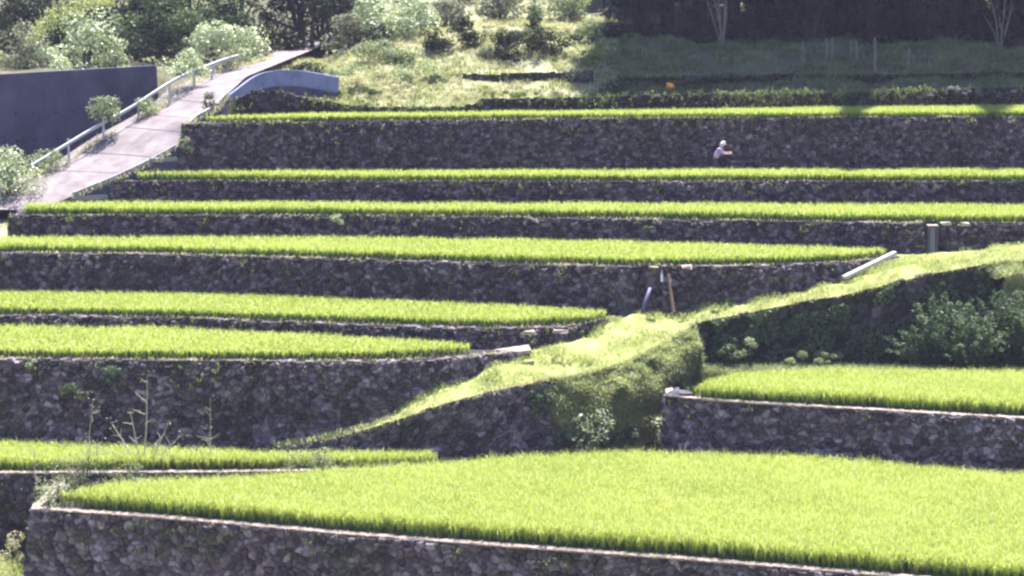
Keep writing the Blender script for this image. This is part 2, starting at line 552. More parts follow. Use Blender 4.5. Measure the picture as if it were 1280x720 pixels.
def ground_z(x, y):
    """terrain height at world x,y (arrays)"""
    x, y = np.asarray(x, float), np.asarray(y, float)
    d, xu = y / K, x / K
    skew = 3.0 * sst(xu, -12, 24) * (1 - sst(d, 122, 132))
    g = np.interp(np.where(d > 113.4, np.maximum(d - skew, 113.4), d), pd_, pg_)
    gl = np.interp(d, ld_, lg_)
    wl = (1 - sst(xu, -11.5, -7.0)) * sst(d, 111, 113)
    g = g * (1 - wl) + gl * wl
    # corner at the bottom left, below the two lowest walls
    lo = (1 - sst(xu, -18.6, -17.9)) * (1 - sst(d, 87, 89)) * sst(d, 60, 74)
    g = g * (1 - lo) + 20.95 * lo
    # behind and in front of the tall retaining wall
    ax, ay = RW0.x / K, RW0.y / K
    bx, by = RW1.x / K, RW1.y / K
    s = ((bx - ax) * (d - ay) - (by - ay) * (xu - ax)) / math.hypot(bx - ax, by - ay)      # > 0 behind
    left = (1 - sst(xu, -19.2, -18.6)) * sst(d, 106.5, 108.5)
    gb = np.minimum(np.interp(d, [100, 125, 142, 165, 190, 330], [4.1, 3.9, 2.6, -3, -16, -105]), gl + 3)
    bh = sst(s, -.1, .5)
    near_road = sst(s, -9.5, -7.5) * (1 - sst(xu, -16.5, -15.2))
    gf = np.interp(d, [100, 106, 108, 111, 114, 117, 121, 125, 140], [11.6, 10.9, 10.3, 9.8, 9.4, 8.9, 7.2, 5.9, 4.6]) + .6 * near_road * (1 - sst(d, 118, 124))
    gn = gb * bh + gf * (1 - bh)
    g = g * (1 - left) + gn * left
    rough = sst(d, 117, 122)
    g = g - rough * (.26 * vnoise(x, y, 1.5, 3) + .35 * vnoise(x, y, 5.5, 4)) - sst(d, 150, 190) * 3 * vnoise(x, y, 22, 5)
    return (HU - g) * K


def build_ground():
    xs = np.concatenate([np.linspace(-420, -45, 40)[:-1], np.linspace(-45, 45, 190), np.linspace(45, 420, 40)[1:]])
    ys = np.concatenate([np.linspace(-130, 50, 50)[:-1], np.linspace(50, 92, 70)[:-1], np.linspace(92, 125, 130)[:-1], np.linspace(125, 290, 60)])
    X, Y = np.meshgrid(xs, ys, indexing='ij')
    Zg = ground_z(X, Y)
    V = np.stack([X, Y, Zg], 2).reshape(-1, 3)
    m = len(ys)
    ii, jj = np.meshgrid(np.arange(len(xs) - 1), np.arange(m - 1), indexing='ij')
    q = np.stack([ii * m + jj, (ii + 1) * m + jj, (ii + 1) * m + jj + 1, ii * m + jj + 1], -1).reshape(-1, 4)
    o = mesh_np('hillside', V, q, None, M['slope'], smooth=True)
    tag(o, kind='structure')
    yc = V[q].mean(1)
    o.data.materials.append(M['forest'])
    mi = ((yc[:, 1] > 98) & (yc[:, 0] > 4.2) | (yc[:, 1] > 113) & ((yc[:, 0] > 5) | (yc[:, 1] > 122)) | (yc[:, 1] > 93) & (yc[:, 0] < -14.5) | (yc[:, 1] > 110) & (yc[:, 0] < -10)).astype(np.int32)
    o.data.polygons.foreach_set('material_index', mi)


build_ground()

# ------------------------------------------------------------------ terrace fields: mud floor + rice
WT = {   # wall crests in the survey
    1: [(229, 155), (420, 152), (640, 150), (860, 148), (1280, 146.5), (1480, 146)],
    2: [(132, 226), (420, 227), (900, 227), (1480, 227)],
    3: [(12, 270), (150, 269.5), (420, 270), (640, 272), (860, 275), (1060, 278), (1148, 279.5), (1153, 277), (1280, 279.5), (1480, 282)],
    4: [(-200, 315), (0, 316), (200, 318), (420, 324), (640, 330), (790, 334), (797, 331), (850, 333), (960, 332), (1060, 328), (1125, 321)],
    5: [(-200, 391), (0, 394), (200, 397), (420, 405), (560, 410), (640, 411), (720, 407), (772, 397)],
    6: [(-200, 448), (0, 449), (150, 450), (300, 452), (468, 452), (560, 447.5), (600, 445), (652, 439)],
    7: [(-200, 593), (0, 592), (100, 591.5), (260, 591), (350, 590), (440, 589), (556, 585)],
    8: [(40, 637), (90, 640), (200, 647.5), (440, 669), (640, 684), (860, 700), (1100, 720), (1280, 735), (1480, 752)],
    9: [(836, 496), (900, 502), (1060, 511.5), (1280, 524), (1480, 535)],
}
RF = {   # rice: front foot line, back canopy line
    1: ([(252, 153), (420, 150.5), (640, 148.5), (860, 147), (1280, 145), (1400, 145)], [(262, 143), (420, 138.5), (640, 136.5), (860, 134), (1000, 131.5), (1280, 129.5), (1400, 128.5)]),
    2: ([(168, 224.5), (420, 226), (1400, 226)], [(172, 212.5), (420, 210.3), (860, 209), (1400, 208.5)]),
    3: ([(27, 267), (150, 268), (420, 268.5), (640, 270.5), (860, 273), (1060, 276), (1280, 278), (1400, 279)], [(34, 250), (200, 249), (420, 249.7), (860, 251), (1280, 252.3), (1400, 253)]),
    4: ([(-110, 313.5), (0, 314), (200, 316), (420, 322), (640, 328), (790, 331), (960, 330), (1060, 326), (1106, 321.5)], [(-110, 294), (10, 292.5), (420, 293), (640, 295.5), (860, 300), (1000, 304), (1080, 307), (1106, 307.5)]),
    5: ([(-110, 390), (0, 391.5), (200, 395), (420, 402.5), (560, 407), (640, 408), (730, 404), (757, 399.5)], [(-110, 355), (0, 356.5), (200, 360), (420, 368), (640, 377.5), (735, 383.5), (757, 385)]),
    6: ([(-110, 446), (0, 446.5), (300, 449), (420, 449.5), (500, 448), (590, 442.5)], [(-110, 400), (0, 401.5), (200, 405), (420, 415), (560, 423.5), (590, 426.5)]),
    7: ([(-110, 591), (0, 590), (260, 589), (440, 587), (548, 584)], [(-110, 547), (0, 548.5), (170, 554), (300, 559), (420, 560), (530, 559.5), (545, 562)]),
    8: ([(68, 634.5), (200, 645), (440, 666), (640, 681), (860, 697), (1100, 717), (1280, 731), (1410, 742)], [(76, 610), (130, 600), (200, 595), (300, 591), (440, 580), (560, 571.5), (640, 566), (740, 561.5), (850, 560), (1000, 566), (1280, 587), (1410, 597)]),
    9: ([(868, 499), (1060, 509.5), (1280, 521.5), (1410, 529)], [(866, 482), (885, 470), (915, 463), (980, 458), (1060, 457), (1280, 457.5), (1410, 458)]),
}
WTOP = {k: [pt(x, y, g=lev(k, x)) for x, y in v] for k, v in WT.items()}
RLAB = {
    1: 'highest thin strip of young rice, striped by two tree shadows',
    2: 'narrow rice strip just below the tallest upper wall, in front of the person',
    3: 'long rice strip reaching the foot of the road at the left',
    4: 'long rice strip tapering to the white plank at its right tip',
    5: 'rice field ending in a point against the grassy path above the drain chute',
    6: 'rice field with a blunt right end beside the pale concrete slab',
    7: 'narrow rice strip at lower left behind the bare stems',
    8: 'largest rice field spreading across the foreground',
    9: 'rice field at right in front of the feathery dark green shrub',
}
for k in range(1, 10):
    front, back = RF[k]
    g = G[k]
    fr = [pt(x, y + (1.3 if k < 7 else .6), g=lev(k, x)) for x, y in front]
    bk = [pt(x, y, g=lev(k, x) - RK[k]) for x, y in back]
    poly = [(p.x, p.y) for p in fr] + [(p.x, p.y) for p in reversed(bk)]
    # mud floor: from the wall crest back past the foot of the next wall
    top = WTOP[k]
    xs = np.linspace(min(p.x for p in top) + .1, max(p.x for p in top) - .02, 60)
    yf = np.interp(xs, [p.x for p in top], [p.y for p in top]) + .02
    yb = np.interp(xs, [p.x for p in bk], [p.y for p in bk]) + (.9 if k != 7 else .6)
    if k in (8, 9): yb += .3
    yb = np.maximum(yb, yf + .3)
    tx, tz = [p.x for p in top], [p.z for p in top]
    zs = np.interp(xs, tx, tz) - .012
    V = [(x, y, z) for x, y, z in zip(xs, yf, zs)] + [(x, y, z) for x, y, z in zip(xs, yb, zs)]
    n = len(xs)
    fl = mesh_np('ground', V, [(i, i + 1, n + i + 1, n + i) for i in range(n - 1)], None, M['mud'])
    tag(fl, kind='structure')
    # rice
    near = k >= 7
    sp = .16 if near else .19
    nb = 24 if near else 16
    x0, x1 = min(p[0] for p in poly), max(p[0] for p in poly)
    y0, y1 = min(p[1] for p in poly), max(p[1] for p in poly)
    gx, gy = np.meshgrid(np.arange(x0, x1, sp), np.arange(y0, y1, sp * 1.05), indexing='ij')
    gx = gx.ravel() + R.normal(0, .035, gx.size); gy = gy.ravel() + R.normal(0, .035, gy.size)
    ok = inside(gx, gy, poly)
    gx, gy = gx[ok], gy[ok]
    nc = len(gx)
    ch = RK[k] * K * (.98 + .07 * vnoise(gx, gy, 1.9, 20 + k) + R.normal(0, .04, nc))
    ci = np.repeat(np.arange(nc), nb)
    b = np.stack([gx[ci] + R.normal(0, .028, nc * nb), gy[ci] + R.normal(0, .028, nc * nb), np.interp(gx[ci], tx, tz) - .012], 1)
    hh = ch[ci] * R.uniform(.9, 1.16, nc * nb)
    wd = R.uniform(.009, .015, nc * nb) * (1.0 if near else 1.35)
    up = R.uniform(.2, .46, nc * nb) * hh
    V, q, t = blades(b + np.stack([0 * up, 0 * up, up], 1), hh - up * .55, wd, np.abs(R.normal(.22, .16, nc * nb)), 1.35, .55)
    # sheathed stems of each hill, darkened to paint in the shade at the rice foot
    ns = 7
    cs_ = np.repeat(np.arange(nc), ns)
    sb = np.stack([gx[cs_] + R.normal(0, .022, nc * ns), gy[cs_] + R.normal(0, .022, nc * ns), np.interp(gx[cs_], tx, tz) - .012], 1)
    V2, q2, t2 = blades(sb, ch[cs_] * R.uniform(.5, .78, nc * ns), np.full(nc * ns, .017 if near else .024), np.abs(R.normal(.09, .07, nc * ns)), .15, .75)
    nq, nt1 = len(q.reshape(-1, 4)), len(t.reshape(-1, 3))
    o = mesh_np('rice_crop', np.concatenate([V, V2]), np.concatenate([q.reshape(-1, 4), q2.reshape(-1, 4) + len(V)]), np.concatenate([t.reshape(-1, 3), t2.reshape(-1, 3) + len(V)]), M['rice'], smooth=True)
    o.data.materials.append(M['shade_tinted_sheath'])
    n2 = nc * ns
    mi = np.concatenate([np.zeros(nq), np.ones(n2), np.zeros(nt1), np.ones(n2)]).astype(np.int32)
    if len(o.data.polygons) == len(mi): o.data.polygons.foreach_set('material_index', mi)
    tag(o, RLAB[k], 'rice', kind='stuff')
    print('rice', k, nc, 'clumps', round(nc * sp * sp * 1.05), 'm2')

# ------------------------------------------------------------------ terrace walls
def back_off(p, dx, dy):
    return Vector((p.x + dx, p.y + dy, p.z))


def ends(k, left=None, right=None):
    t = list(WTOP[k])
    if left: t = [back_off(t[0], .05, left)] + t
    if right: t = t + [back_off(t[-1], -.05, right)]
    return t


stone_wall('tall dark stone wall behind the person with the white hat', ends(1, 3.2), Z(G[2]) - .05, (.175, .125), group='dry stone terrace walls')
stone_wall('low stone wall under the narrow rice strip the person stands in', ends(2, 3.0), Z(G[3]) - .05, (.2, .145))
stone_wall('low stone wall whose left end meets the foot of the road', ends(3, 3.0), Z(G[4]) - .15, (.21, .15))
stone_wall('stone wall with the brown pole and blue pipe leaning on it', ends(4), [Z(G[5]) - .3] * len(WT[4]), (.22, .16))
stone_wall('very low stone wall split by the pale drain chute', ends(5), Z(G[6]) - .25, (.21, .15))
stone_wall('high stone wall at left above the strip with bare stems', ends(6, None, None), Z(G[7]) - .1, (.22, .155), mat='stone2', bright=1.3)
stone_wall('short stone wall under the lower left rice strip', ends(7), Z(21.4), (.27, .2), coping='coping', cop=(.26, .045), mat='stone2')
stone_wall('foreground stone wall with a straight pale coping', ends(8, 4.2), Z(22.0), (.25, .18), coping='coping', cop=(.26, .045), mat='stone2', bright=1.3)
stone_wall('stone wall at right with pale coping behind the largest rice field', ends(9, 3.4), Z(G[8]) - .1, (.235, .17), coping='coping', cop=(.25, .05), bright=1.35)

# ------------------------------------------------------------------ grassy path climbing to the right, and its banks
ST = [((300, 557, 84.7), (345, 560, 83.0)), ((420, 530, 84.7), (420, 547, 83.0)), ((472, 510, 84.8), (490, 527, 83.1)), ((541, 480, 85.0), (560, 503, 83.3)),
      ((592, 459, 85.6), (620, 488, 83.9)), ((650, 441, 87.2), (680, 476, 84.2)), ((696, 425, 88.6), (726, 470, 85.6)), ((740, 405, 90.2), (778, 456, 86.6)),
      ((768, 397, 91.4), (826, 434, 88.4)), ((847, 393, 92.3), (871, 403, 91.0)), ((909, 377, 92.7), (926, 393, 91.2)), ((978, 365, 93.2), (978, 382, 91.3)),
      ((1054, 348, 94.2), (1060, 368, 91.4)), ((1122, 324, 95.2), (1150, 345, 91.5)), ((1184, 319, 94.6), (1226, 331, 91.7)), ((1280, 305, 94.4), (1290, 325, 91.9)), ((1480, 280, 94.6), (1480, 300, 92.4))]
FAR = [pt(a[0], a[1], d=a[2]) for a, b in ST]
NEAR = [pt(b[0], b[1], d=b[2]) for a, b in ST]


def loft(rows, step, amp=.05, seed=1, sm=7, edge=False):
    """surface through polylines (each a list of matching points), resampled, with lumps"""
    n = max(4, int((rows[0][-1] - rows[0][0]).length / step))
    A = []
    for r in rows:
        r = np.array([tuple(p) for p in r])
        t = np.linspace(0, len(r) - 1, n)
        a = np.stack([np.interp(t, np.arange(len(r)), r[:, i]) for i in range(3)], 1)
        A.append(smooth1(a, sm))
    A = np.array(A)
    m = max(3, int(np.linalg.norm(A[0] - A[-1], axis=1).mean() / step))
    t = np.linspace(0, len(rows) - 1, m * (len(rows) - 1) // max(1, len(rows) - 1) + 1)
    i0 = np.minimum(np.floor(t).astype(int), len(rows) - 2); fr = (t - i0)[:, None, None]
    Gd = A[i0] * (1 - fr) + A[i0 + 1] * fr
    P = Gd.reshape(-1, 3).copy()
    w = np.ones(len(t)) if edge else np.sin(np.linspace(0, math.pi, len(t))) ** .5
    ww = np.repeat(w, n)
    P[:, 2] += ww * amp * (vnoise(P[:, 0] + P[:, 2], P[:, 1], .9, seed) + .6 * vnoise(P[:, 0] - P[:, 2], P[:, 1], .35, seed + 1))
    P[:, 1] -= ww * amp * 1.2 * vnoise(P[:, 0], P[:, 2] * 1.5, .8, seed + 2)
    k = len(t)
    ii, jj = np.meshgrid(np.arange(k - 1), np.arange(n - 1), indexing='ij')
    q = np.stack([ii * n + jj, (ii + 1) * n + jj, (ii + 1) * n + jj + 1, ii * n + jj + 1], -1).reshape(-1, 4)
    return P, q


def scatter_on(P, q, n, jz=.0):
    a, b, c, d = (P[q[:, i]] for i in range(4))
    ar = np.linalg.norm(np.cross(b - a, d - a), axis=1) + 1e-9
    f = R.choice(len(q), n, p=ar / ar.sum())
    u, v = R.uniform(0, 1, (n, 1)), R.uniform(0, 1, (n, 1))
    p = (a[f] * (1 - u) + b[f] * u) * (1 - v) + (d[f] * (1 - u) + c[f] * u) * v
    p[:, 2] += jz
    return p


BACKR = [p + Vector((0, .9, -.35)) for p in FAR]
PP, pq = loft([BACKR, FAR, [(a + b) / 2 + Vector((0, 0, .1)) for a, b in zip(FAR, NEAR)], NEAR], .14, .11, 11)
tag(mesh_np('path', PP, pq, None, M['turf'], smooth=True), kind='structure')
pp = scatter_on(PP, pq, 52000, -.01)
kp = vnoise(pp[:, 0], pp[:, 1], .7, 77) + R.normal(0, .3, len(pp)) > -.42
pp = pp[kp]
n = len(pp)
V, q, t = blades(pp, R.uniform(.06, .2, n) * (1.15 + 1.1 * vnoise(pp[:, 0], pp[:, 1], .6, 9).clip(-.6, 1)), R.uniform(.012, .022, n), np.abs(R.normal(.35, .3, n)), .9)
tag(mesh_np('grass', V, q, t, M['grass']), 'short pale green grass covering the path that climbs to the right', 'grass', kind='stuff')

# crest fringe: longer tufts hanging over the near edge
cr, _ = resample(NEAR, .03)
fr = np.repeat(cr, 3, 0) + R.normal(0, .07, (len(cr) * 3, 3))
n = len(fr)
V, q, t = blades(fr, R.uniform(.1, .32, n), R.uniform(.012, .024, n), np.abs(R.normal(.6, .35, n)), 1.2, az=R.normal(-math.pi / 2, .8, n))
tag(mesh_np('grass', V, q, t, M['dry']), 'drooping dry grass fringe along the near edge of the path', 'grass', kind='stuff')

iA = 5                      # station where the low wall ends (675,474)
stone_wall('wedge of stone wall holding up the lower end of the grassy path', NEAR[:iA + 1] + [NEAR[iA] + Vector((.5, .5, -.3)), NEAR[iA] + Vector((.75, 1.6, -.2))],
           [Z(G[8]) - .25] * (iA + 3), (.24, .18), mat='stone2', bright=1.4, batter=.06, group='banks of the grassy path')
iB = 9                      # station (871,403)
iC = 14                     # station (1226,331)
stone_wall('dark overgrown stone wall under the upper part of the path', [NEAR[iB] + Vector((-.5, .6, -.5))] + NEAR[iB:iC + 1] + [NEAR[iC] + Vector((.5, -.1, -.1)), NEAR[iC] + Vector((1.2, 1.5, -.2))],
           [Z(G[9]) - .15] * (iC - iB + 4), (.34, .26), mat='stone3', bright=.75, batter=.08, group='banks of the grassy path')
# middle overgrown bank
mid_top = NEAR[iA:iB + 1]
mid_base = [wp(648, G[8], 84.55), wp(700, G[8], 84.9), wp(770, G[8], 85.0), wp(828, G[8] - .6, 86.0), wp(880, G[9], 90.0)]
mid_mid = [a * .55 + b * .45 + Vector((0, -.6, .38)) for a, b in zip(mid_top, mid_base)]
mid_top2 = [p + Vector((0, .12, -.03)) for p in mid_top]
BP, bq = loft([mid_top2, mid_mid, mid_base], .1, .26, 31, 5)
tag(mesh_np('bank', BP, bq, None, M['slope'], smooth=True), kind='structure')
bp = scatter_on(BP, bq, 60000)
kp = vnoise(bp[:, 0] * 1.2, bp[:, 2] * 1.4 + bp[:, 1], 1.0, 41) + R.normal(0, .22, len(bp)) > -.35
bp = bp[kp]; n = len(bp)
V, q, t = blades(bp, R.uniform(.1, .34, n), R.uniform(.014, .028, n), np.abs(R.normal(.7, .35, n)), 1.1, az=R.normal(-math.pi / 2, .9, n))
tag(mesh_np('grass', V, q, t, M['bankgrass']), 'rough grass in lumps on the steep bank between the two path walls', 'grass', kind='stuff')
# bank to the right of the overgrown wall
rt = NEAR[iC:]
rb = [wp(1225, G[9], 90.2), wp(1300, G[9], 89.8), wp(1490, G[9], 90)]
rm = [pt(1256, 354, d=90.9), pt(1310, 350, d=90.7), pt(1490, 340, d=91)]
BP2, bq2 = loft([[p + Vector((0, .1, -.02)) for p in rt], rm, rb], .12, .3, 51, 3)
tag(mesh_np('bank', BP2, bq2, None, M['slope'], smooth=True), kind='structure')
bp = scatter_on(BP2, bq2, 22000); n = len(bp)
V, q, t = blades(bp, R.uniform(.1, .34, n), R.uniform(.014, .026, n), np.abs(R.normal(.6, .35, n)), 1.0)
tag(mesh_np('grass', V, q, t, M['bankgrass']), 'tufty grass on the slope above the feathery shrub at the right edge', 'grass', kind='stuff')
ivy, ivn = [], []
for wi in (-2, -1):
    A, nr, H = TOPS[wi]
    m_ = 9000 if wi == -1 else 1500
    i = R.integers(8, len(A) - 8, m_); h = R.uniform(0, 1, m_) ** 1.2 * H[i]
    if wi == -2: i = np.clip(len(A) - 8 - (R.uniform(0, 1, m_) ** 2 * 60).astype(int), 0, len(A) - 1)
    ok = vnoise(A[i, 0], h * 1.6, .75, 61) + .5 * vnoise(A[i, 0], h, .3, 62) > -.05
    i, h = i[ok], h[ok]; m_ = len(i)
    o_ = .1 * h + .1 + R.uniform(0, .16, m_)
    ivy.append(np.stack([A[i, 0] + nr[i, 0] * o_, A[i, 1] + nr[i, 1] * o_, A[i, 2] - h], 1)); ivn.append(np.stack([nr[i, 0], nr[i, 1], np.full(m_, .6)], 1))
ivy, ivn = np.concatenate(ivy), np.concatenate(ivn)
V, q = leaves(ivy, R.uniform(.08, .2, len(ivy)), ivn, .8)
tag(mesh_np('ivy', V, q, None, M['mid']), 'ivy and creepers trailing over the dark overgrown wall', 'ivy', kind='stuff')
sp_ = np.stack([R.uniform(0, 1, 22000), R.uniform(0, 1, 22000)], 1)
c0, c1, c2, c3 = (np.array(tuple(wp(a, G[9], b))) for a, b in ((872, 88.9), (1300, 88.2), (1300, 90.4), (868, 90.4)))
fp = (c0 * (1 - sp_[:, :1]) + c1 * sp_[:, :1]) * (1 - sp_[:, 1:]) + (c3 * (1 - sp_[:, :1]) + c2 * sp_[:, :1]) * sp_[:, 1:]
V, q, t = blades(fp, R.uniform(.22, .6, len(fp)), R.uniform(.014, .028, len(fp)), np.abs(R.normal(.3, .2, len(fp))), .8)
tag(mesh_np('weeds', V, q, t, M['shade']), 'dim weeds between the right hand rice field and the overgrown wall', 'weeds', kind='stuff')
# flat ground behind the path's upper end, under the third wall
V = [tuple(wp(1120, 11.5, 95.0)), tuple(wp(1490, 11.5, 93.6)), tuple(wp(1490, 11.5, 100.5)), tuple(wp(1120, 11.5, 100.5))]
tag(mesh_np('ground', V, [(0, 1, 2, 3)], None, M['turf']), kind='structure')
# strip between the two lowest left fields
V = [tuple(wp(60, G[8] + .02, 79.8)), tuple(wp(560, G[8] + .02, 83.2)), tuple(wp(700, G[8] + .02, 85.6)), tuple(wp(540, G[8] + .02, 84.4)), tuple(wp(60, G[8] + .02, 82.6))]
tag(mesh_np('ground', V, [(0, 1, 2, 3)], [(0, 3, 4)], M['earth']), kind='structure')

# leaf clumps growing on the banks (each a low creeping bush)
CL = [  # px, py(foot), d, w, h, mat, label
    (735, 560, 84.8, 74, 62, 'pale', 'pale leafy bush at the foot of the lumpy bank'),
    (690, 556, 84.5, 66, 34, 'pale', 'low pale creeper right of the wedge shaped wall end'),
    (836, 556, 85.6, 46, 36, 'pale', 'pale weed clump at the corner of the right hand wall'),
    (850, 496, 87.6, 40, 22, 'mid', 'dark green clump left of the right hand rice field'),
    (745, 482, 86.4, 46, 20, 'pale', 'grassy green mound just under the bend of the path'),
    (782, 552, 85.1, 40, 22, 'mid', 'small dark clump low on the bank beside the pale bush'),
    (730, 524, 85.8, 44, 30, 'pale', 'pale tuft halfway down the bank, above the foot bush'),
    (905, 452, 90.0, 60, 24, 'mid', 'creeper at the left foot of the overgrown wall'),
    (1020, 458, 90.3, 150, 22, 'shade', 'low straggling weeds at the middle foot of the overgrown wall'),
]
for i, (px, py, d, w, h, mt, lb) in enumerate(CL):
    bush(lb, px, py, d, w, h, mt, 1500, .12, 9, group='creeping bushes on the path banks', dep=w * mpp(d) * .45, low=.05)

# feathery shrubs at the right
def spray_bush(label, px, py, d, w, h, n):
    s = mpp(d); W_, H_ = w * s, h * s
    r = empty('shrub', pt(px, py, d=d), label, 'shrub', 'feathery dark green shrubs')
    Vs, qs, k0 = [], [], 0
    st = MB()
    for b in range(46):
        az = R.uniform(0, 2 * math.pi); el = R.uniform(.15, 1.4)
        L = H_ * R.uniform(.45, 1.0) if el > .9 else W_ * R.uniform(.35, .62)
        p0 = np.array((R.normal(0, W_ * .08), R.normal(0, W_ * .05), H_ * R.uniform(0, .3)))
        dr = np.array((math.cos(az) * math.cos(el), math.sin(az) * math.cos(el) * .7, math.sin(el)))
        tip = p0 + dr * L
        tip[2] = min(tip[2], H_ * 1.02)
        st.tube([p0, (p0 + tip) / 2 + np.array((0, 0, .05)), tip], [.018, .012, .004], 4)
        m = n // 46
        tt = R.uniform(.15, 1, m)
        side = R.normal(0, 1, (m, 3)); side[:, 2] = side[:, 2] * .5 - .1
        c = p0 + dr * 0 + (tip - p0) * tt[:, None] + side * (.26 * (1.15 - tt))[:, None]
        nr = np.tile(np.array((0, -.4, .8)), (m, 1))
        V, q = leaves(c, R.uniform(.10, .22, m), nr, .1, .3)
        Vs.append(V); qs.append(q + k0); k0 += len(V)
    mesh_np('foliage', np.concatenate(Vs), np.concatenate(qs), None, M['spray'], r)
    st.build('stem', M['bark'], r)
    return r


spray_bush('feathery dark green shrub with a pointed top beside the right bank', 1180, 458, 90.0, 150, 96, 9500)
spray_bush('feathery dark green shrub filling the right edge of the photo', 1268, 458, 89.7, 150, 100, 9500)
spray_bush('small feathery shrub tucked between the two bigger ones', 1222, 458, 89.3, 110, 74, 6000)

# ------------------------------------------------------------------ road, guard rail, parapet, tall wall
RR = [(40, 263, 106.4), (83, 246, 107.4), (138, 224, 109.3), (183, 203, 111.0), (222, 181, 111.9), (234, 150, 113.5), (262, 138, 115.2), (281, 117, 117.2), (305, 95, 121.5), (342, 80, 127.5), (384, 63, 135), (420, 50, 142)]
RL = [(-60, 262), (-14, 243), (44, 221), (92, 198), (132, 172), (180, 146), (205, 132), (222, 113), (272, 92), (338, 74), (376, 57), (410, 44)]
rp, lp = [], []
for (x, y, d), (x2, y2) in zip(RR, RL):
    a = pt(x, y, d=d)
    rp.append(a)
    d = dmap(d)
    g = T(y) * d
    dl = min(g / T(y2), d + 3.2)
    lp.append(pt(x2, y2, g=dl * T(y2)))
RP, rq = loft([[p + Vector((-.6, .3, -.02)) for p in lp], lp, rp, [p + Vector((.12, -.05, -.02)) for p in rp]], .3, 0, 61, 3)
tag(mesh_np('road', RP, rq, None, M['road'], smooth=True), kind='structure')
skv = [p + Vector((.12, -.05, -.03)) for p in rp[:8]]
lkv = [p + Vector((-.6, .3, -.03)) for p in lp[:8]]
SP2, sq2 = loft([[p + Vector((-.3, .15, -2.6)) for p in lkv], lkv], .3, .0, 63, 3)
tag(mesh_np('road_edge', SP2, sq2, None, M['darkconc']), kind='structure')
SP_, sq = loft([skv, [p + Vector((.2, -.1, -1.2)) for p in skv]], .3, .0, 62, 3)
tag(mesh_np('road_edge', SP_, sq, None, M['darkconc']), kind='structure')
# raised kerb along the valley side, in two lengths
for a, b, lb in ((1, 4, 'pale concrete kerb beside the lower end of the road'), (4, 7, 'pale concrete kerb beside the road where the top rice strip starts')):
    P_, _ = resample([p + Vector((.1, -.05, .1)) for p in rp[a:b + 1]], .25)
    P_ = smooth1(P_, 7)
    r0 = empty('kerb', P_[len(P_) // 2], lb, 'kerb', 'kerb lengths along the road')
    tgk = np.gradient(P_, axis=0); tgk /= np.linalg.norm(tgk, axis=1)[:, None]
    VV = []
    for p, t in zip(P_, tgk):
        nrm = np.array((t[1], -t[0], 0)); nrm /= np.linalg.norm(nrm)
        for o_, z_ in ((.09, -.16), (.08, .02), (-.08, .02), (-.09, -.16)):
            VV.append(p - np.array(r0.location) + nrm * o_ + np.array((0, 0, z_)))
    nk_ = len(P_)
    qq = [(i * 4 + j, i * 4 + (j + 1) % 4, (i + 1) * 4 + (j + 1) % 4, (i + 1) * 4 + j) for i in range(nk_ - 1) for j in range(4)] + [(0, 3, 2, 1), tuple((nk_ - 1) * 4 + k_ for k_ in range(4))]
    mesh_np('kerb_stone', VV, qq, None, M['concrete'], r0)
# concrete blocks at the left ends of the fields
for px, py, d, sz, rz, lb in ((205, 196, 111.4, (1.3, .3, .22), .55, 'concrete block step under the left end of the tall upper wall'),
                              (150, 233, 109.7, (.9, .6, .4), .3, 'rounded concrete block at the left tip of the second rice strip'),
                              (112, 243, 108.2, (1.5, .35, .2), .45, 'low concrete block beside the foot of the road')):
    p = pt(px, py, d=d)
    MBx = MB().box((0, 0, -.12), sz)
    o = MBx.build('concrete_block', M['concrete'], None, loc=p, bevel=.05)
    o.rotation_euler.z = rz
    tag(o, lb, 'concrete block', 'concrete blocks beside the road')

for a_, b_ in ((2, .35), (3, .3), (4, .5), (5, .2), (6, .4), (7, .5)):
    l_, r_ = lp[a_].lerp(lp[a_ + 1], b_), rp[a_].lerp(rp[a_ + 1], b_)
    dv_ = (rp[a_ + 1] - rp[a_]).normalized() * .018
    up_ = Vector((0, 0, .012))
    tag(mesh_np('road_joint', [tuple(l_ - dv_ + up_), tuple(r_ - dv_ + up_), tuple(r_ + dv_ + up_), tuple(l_ + dv_ + up_)], [(0, 1, 2, 3)], None, M['darkconc']), kind='structure')
we, _ = resample(lp[:10], .05); wr, _ = resample(rp[1:8], .05)
we = np.concatenate([np.repeat(we, 7, 0) + R.normal(0, .16, (len(we) * 7, 3)) * (1, 1, 0), np.repeat(wr, 3, 0) + R.normal(0, .08, (len(wr) * 3, 3)) * (1, 1, 0) + np.array((.2, -.1, -.12))])
we = we[vnoise(we[:, 0], we[:, 1], 1.0, 91) + R.normal(0, .3, len(we)) > .0]
V, q, t = blades(we, R.uniform(.08, .42, len(we)), R.uniform(.018, .034, len(we)), np.abs(R.normal(.5, .3, len(we))), .9)
tag(mesh_np('grass', V, q, t, M['dry']), 'rough pale grass along both edges of the road', 'grass', kind='stuff')
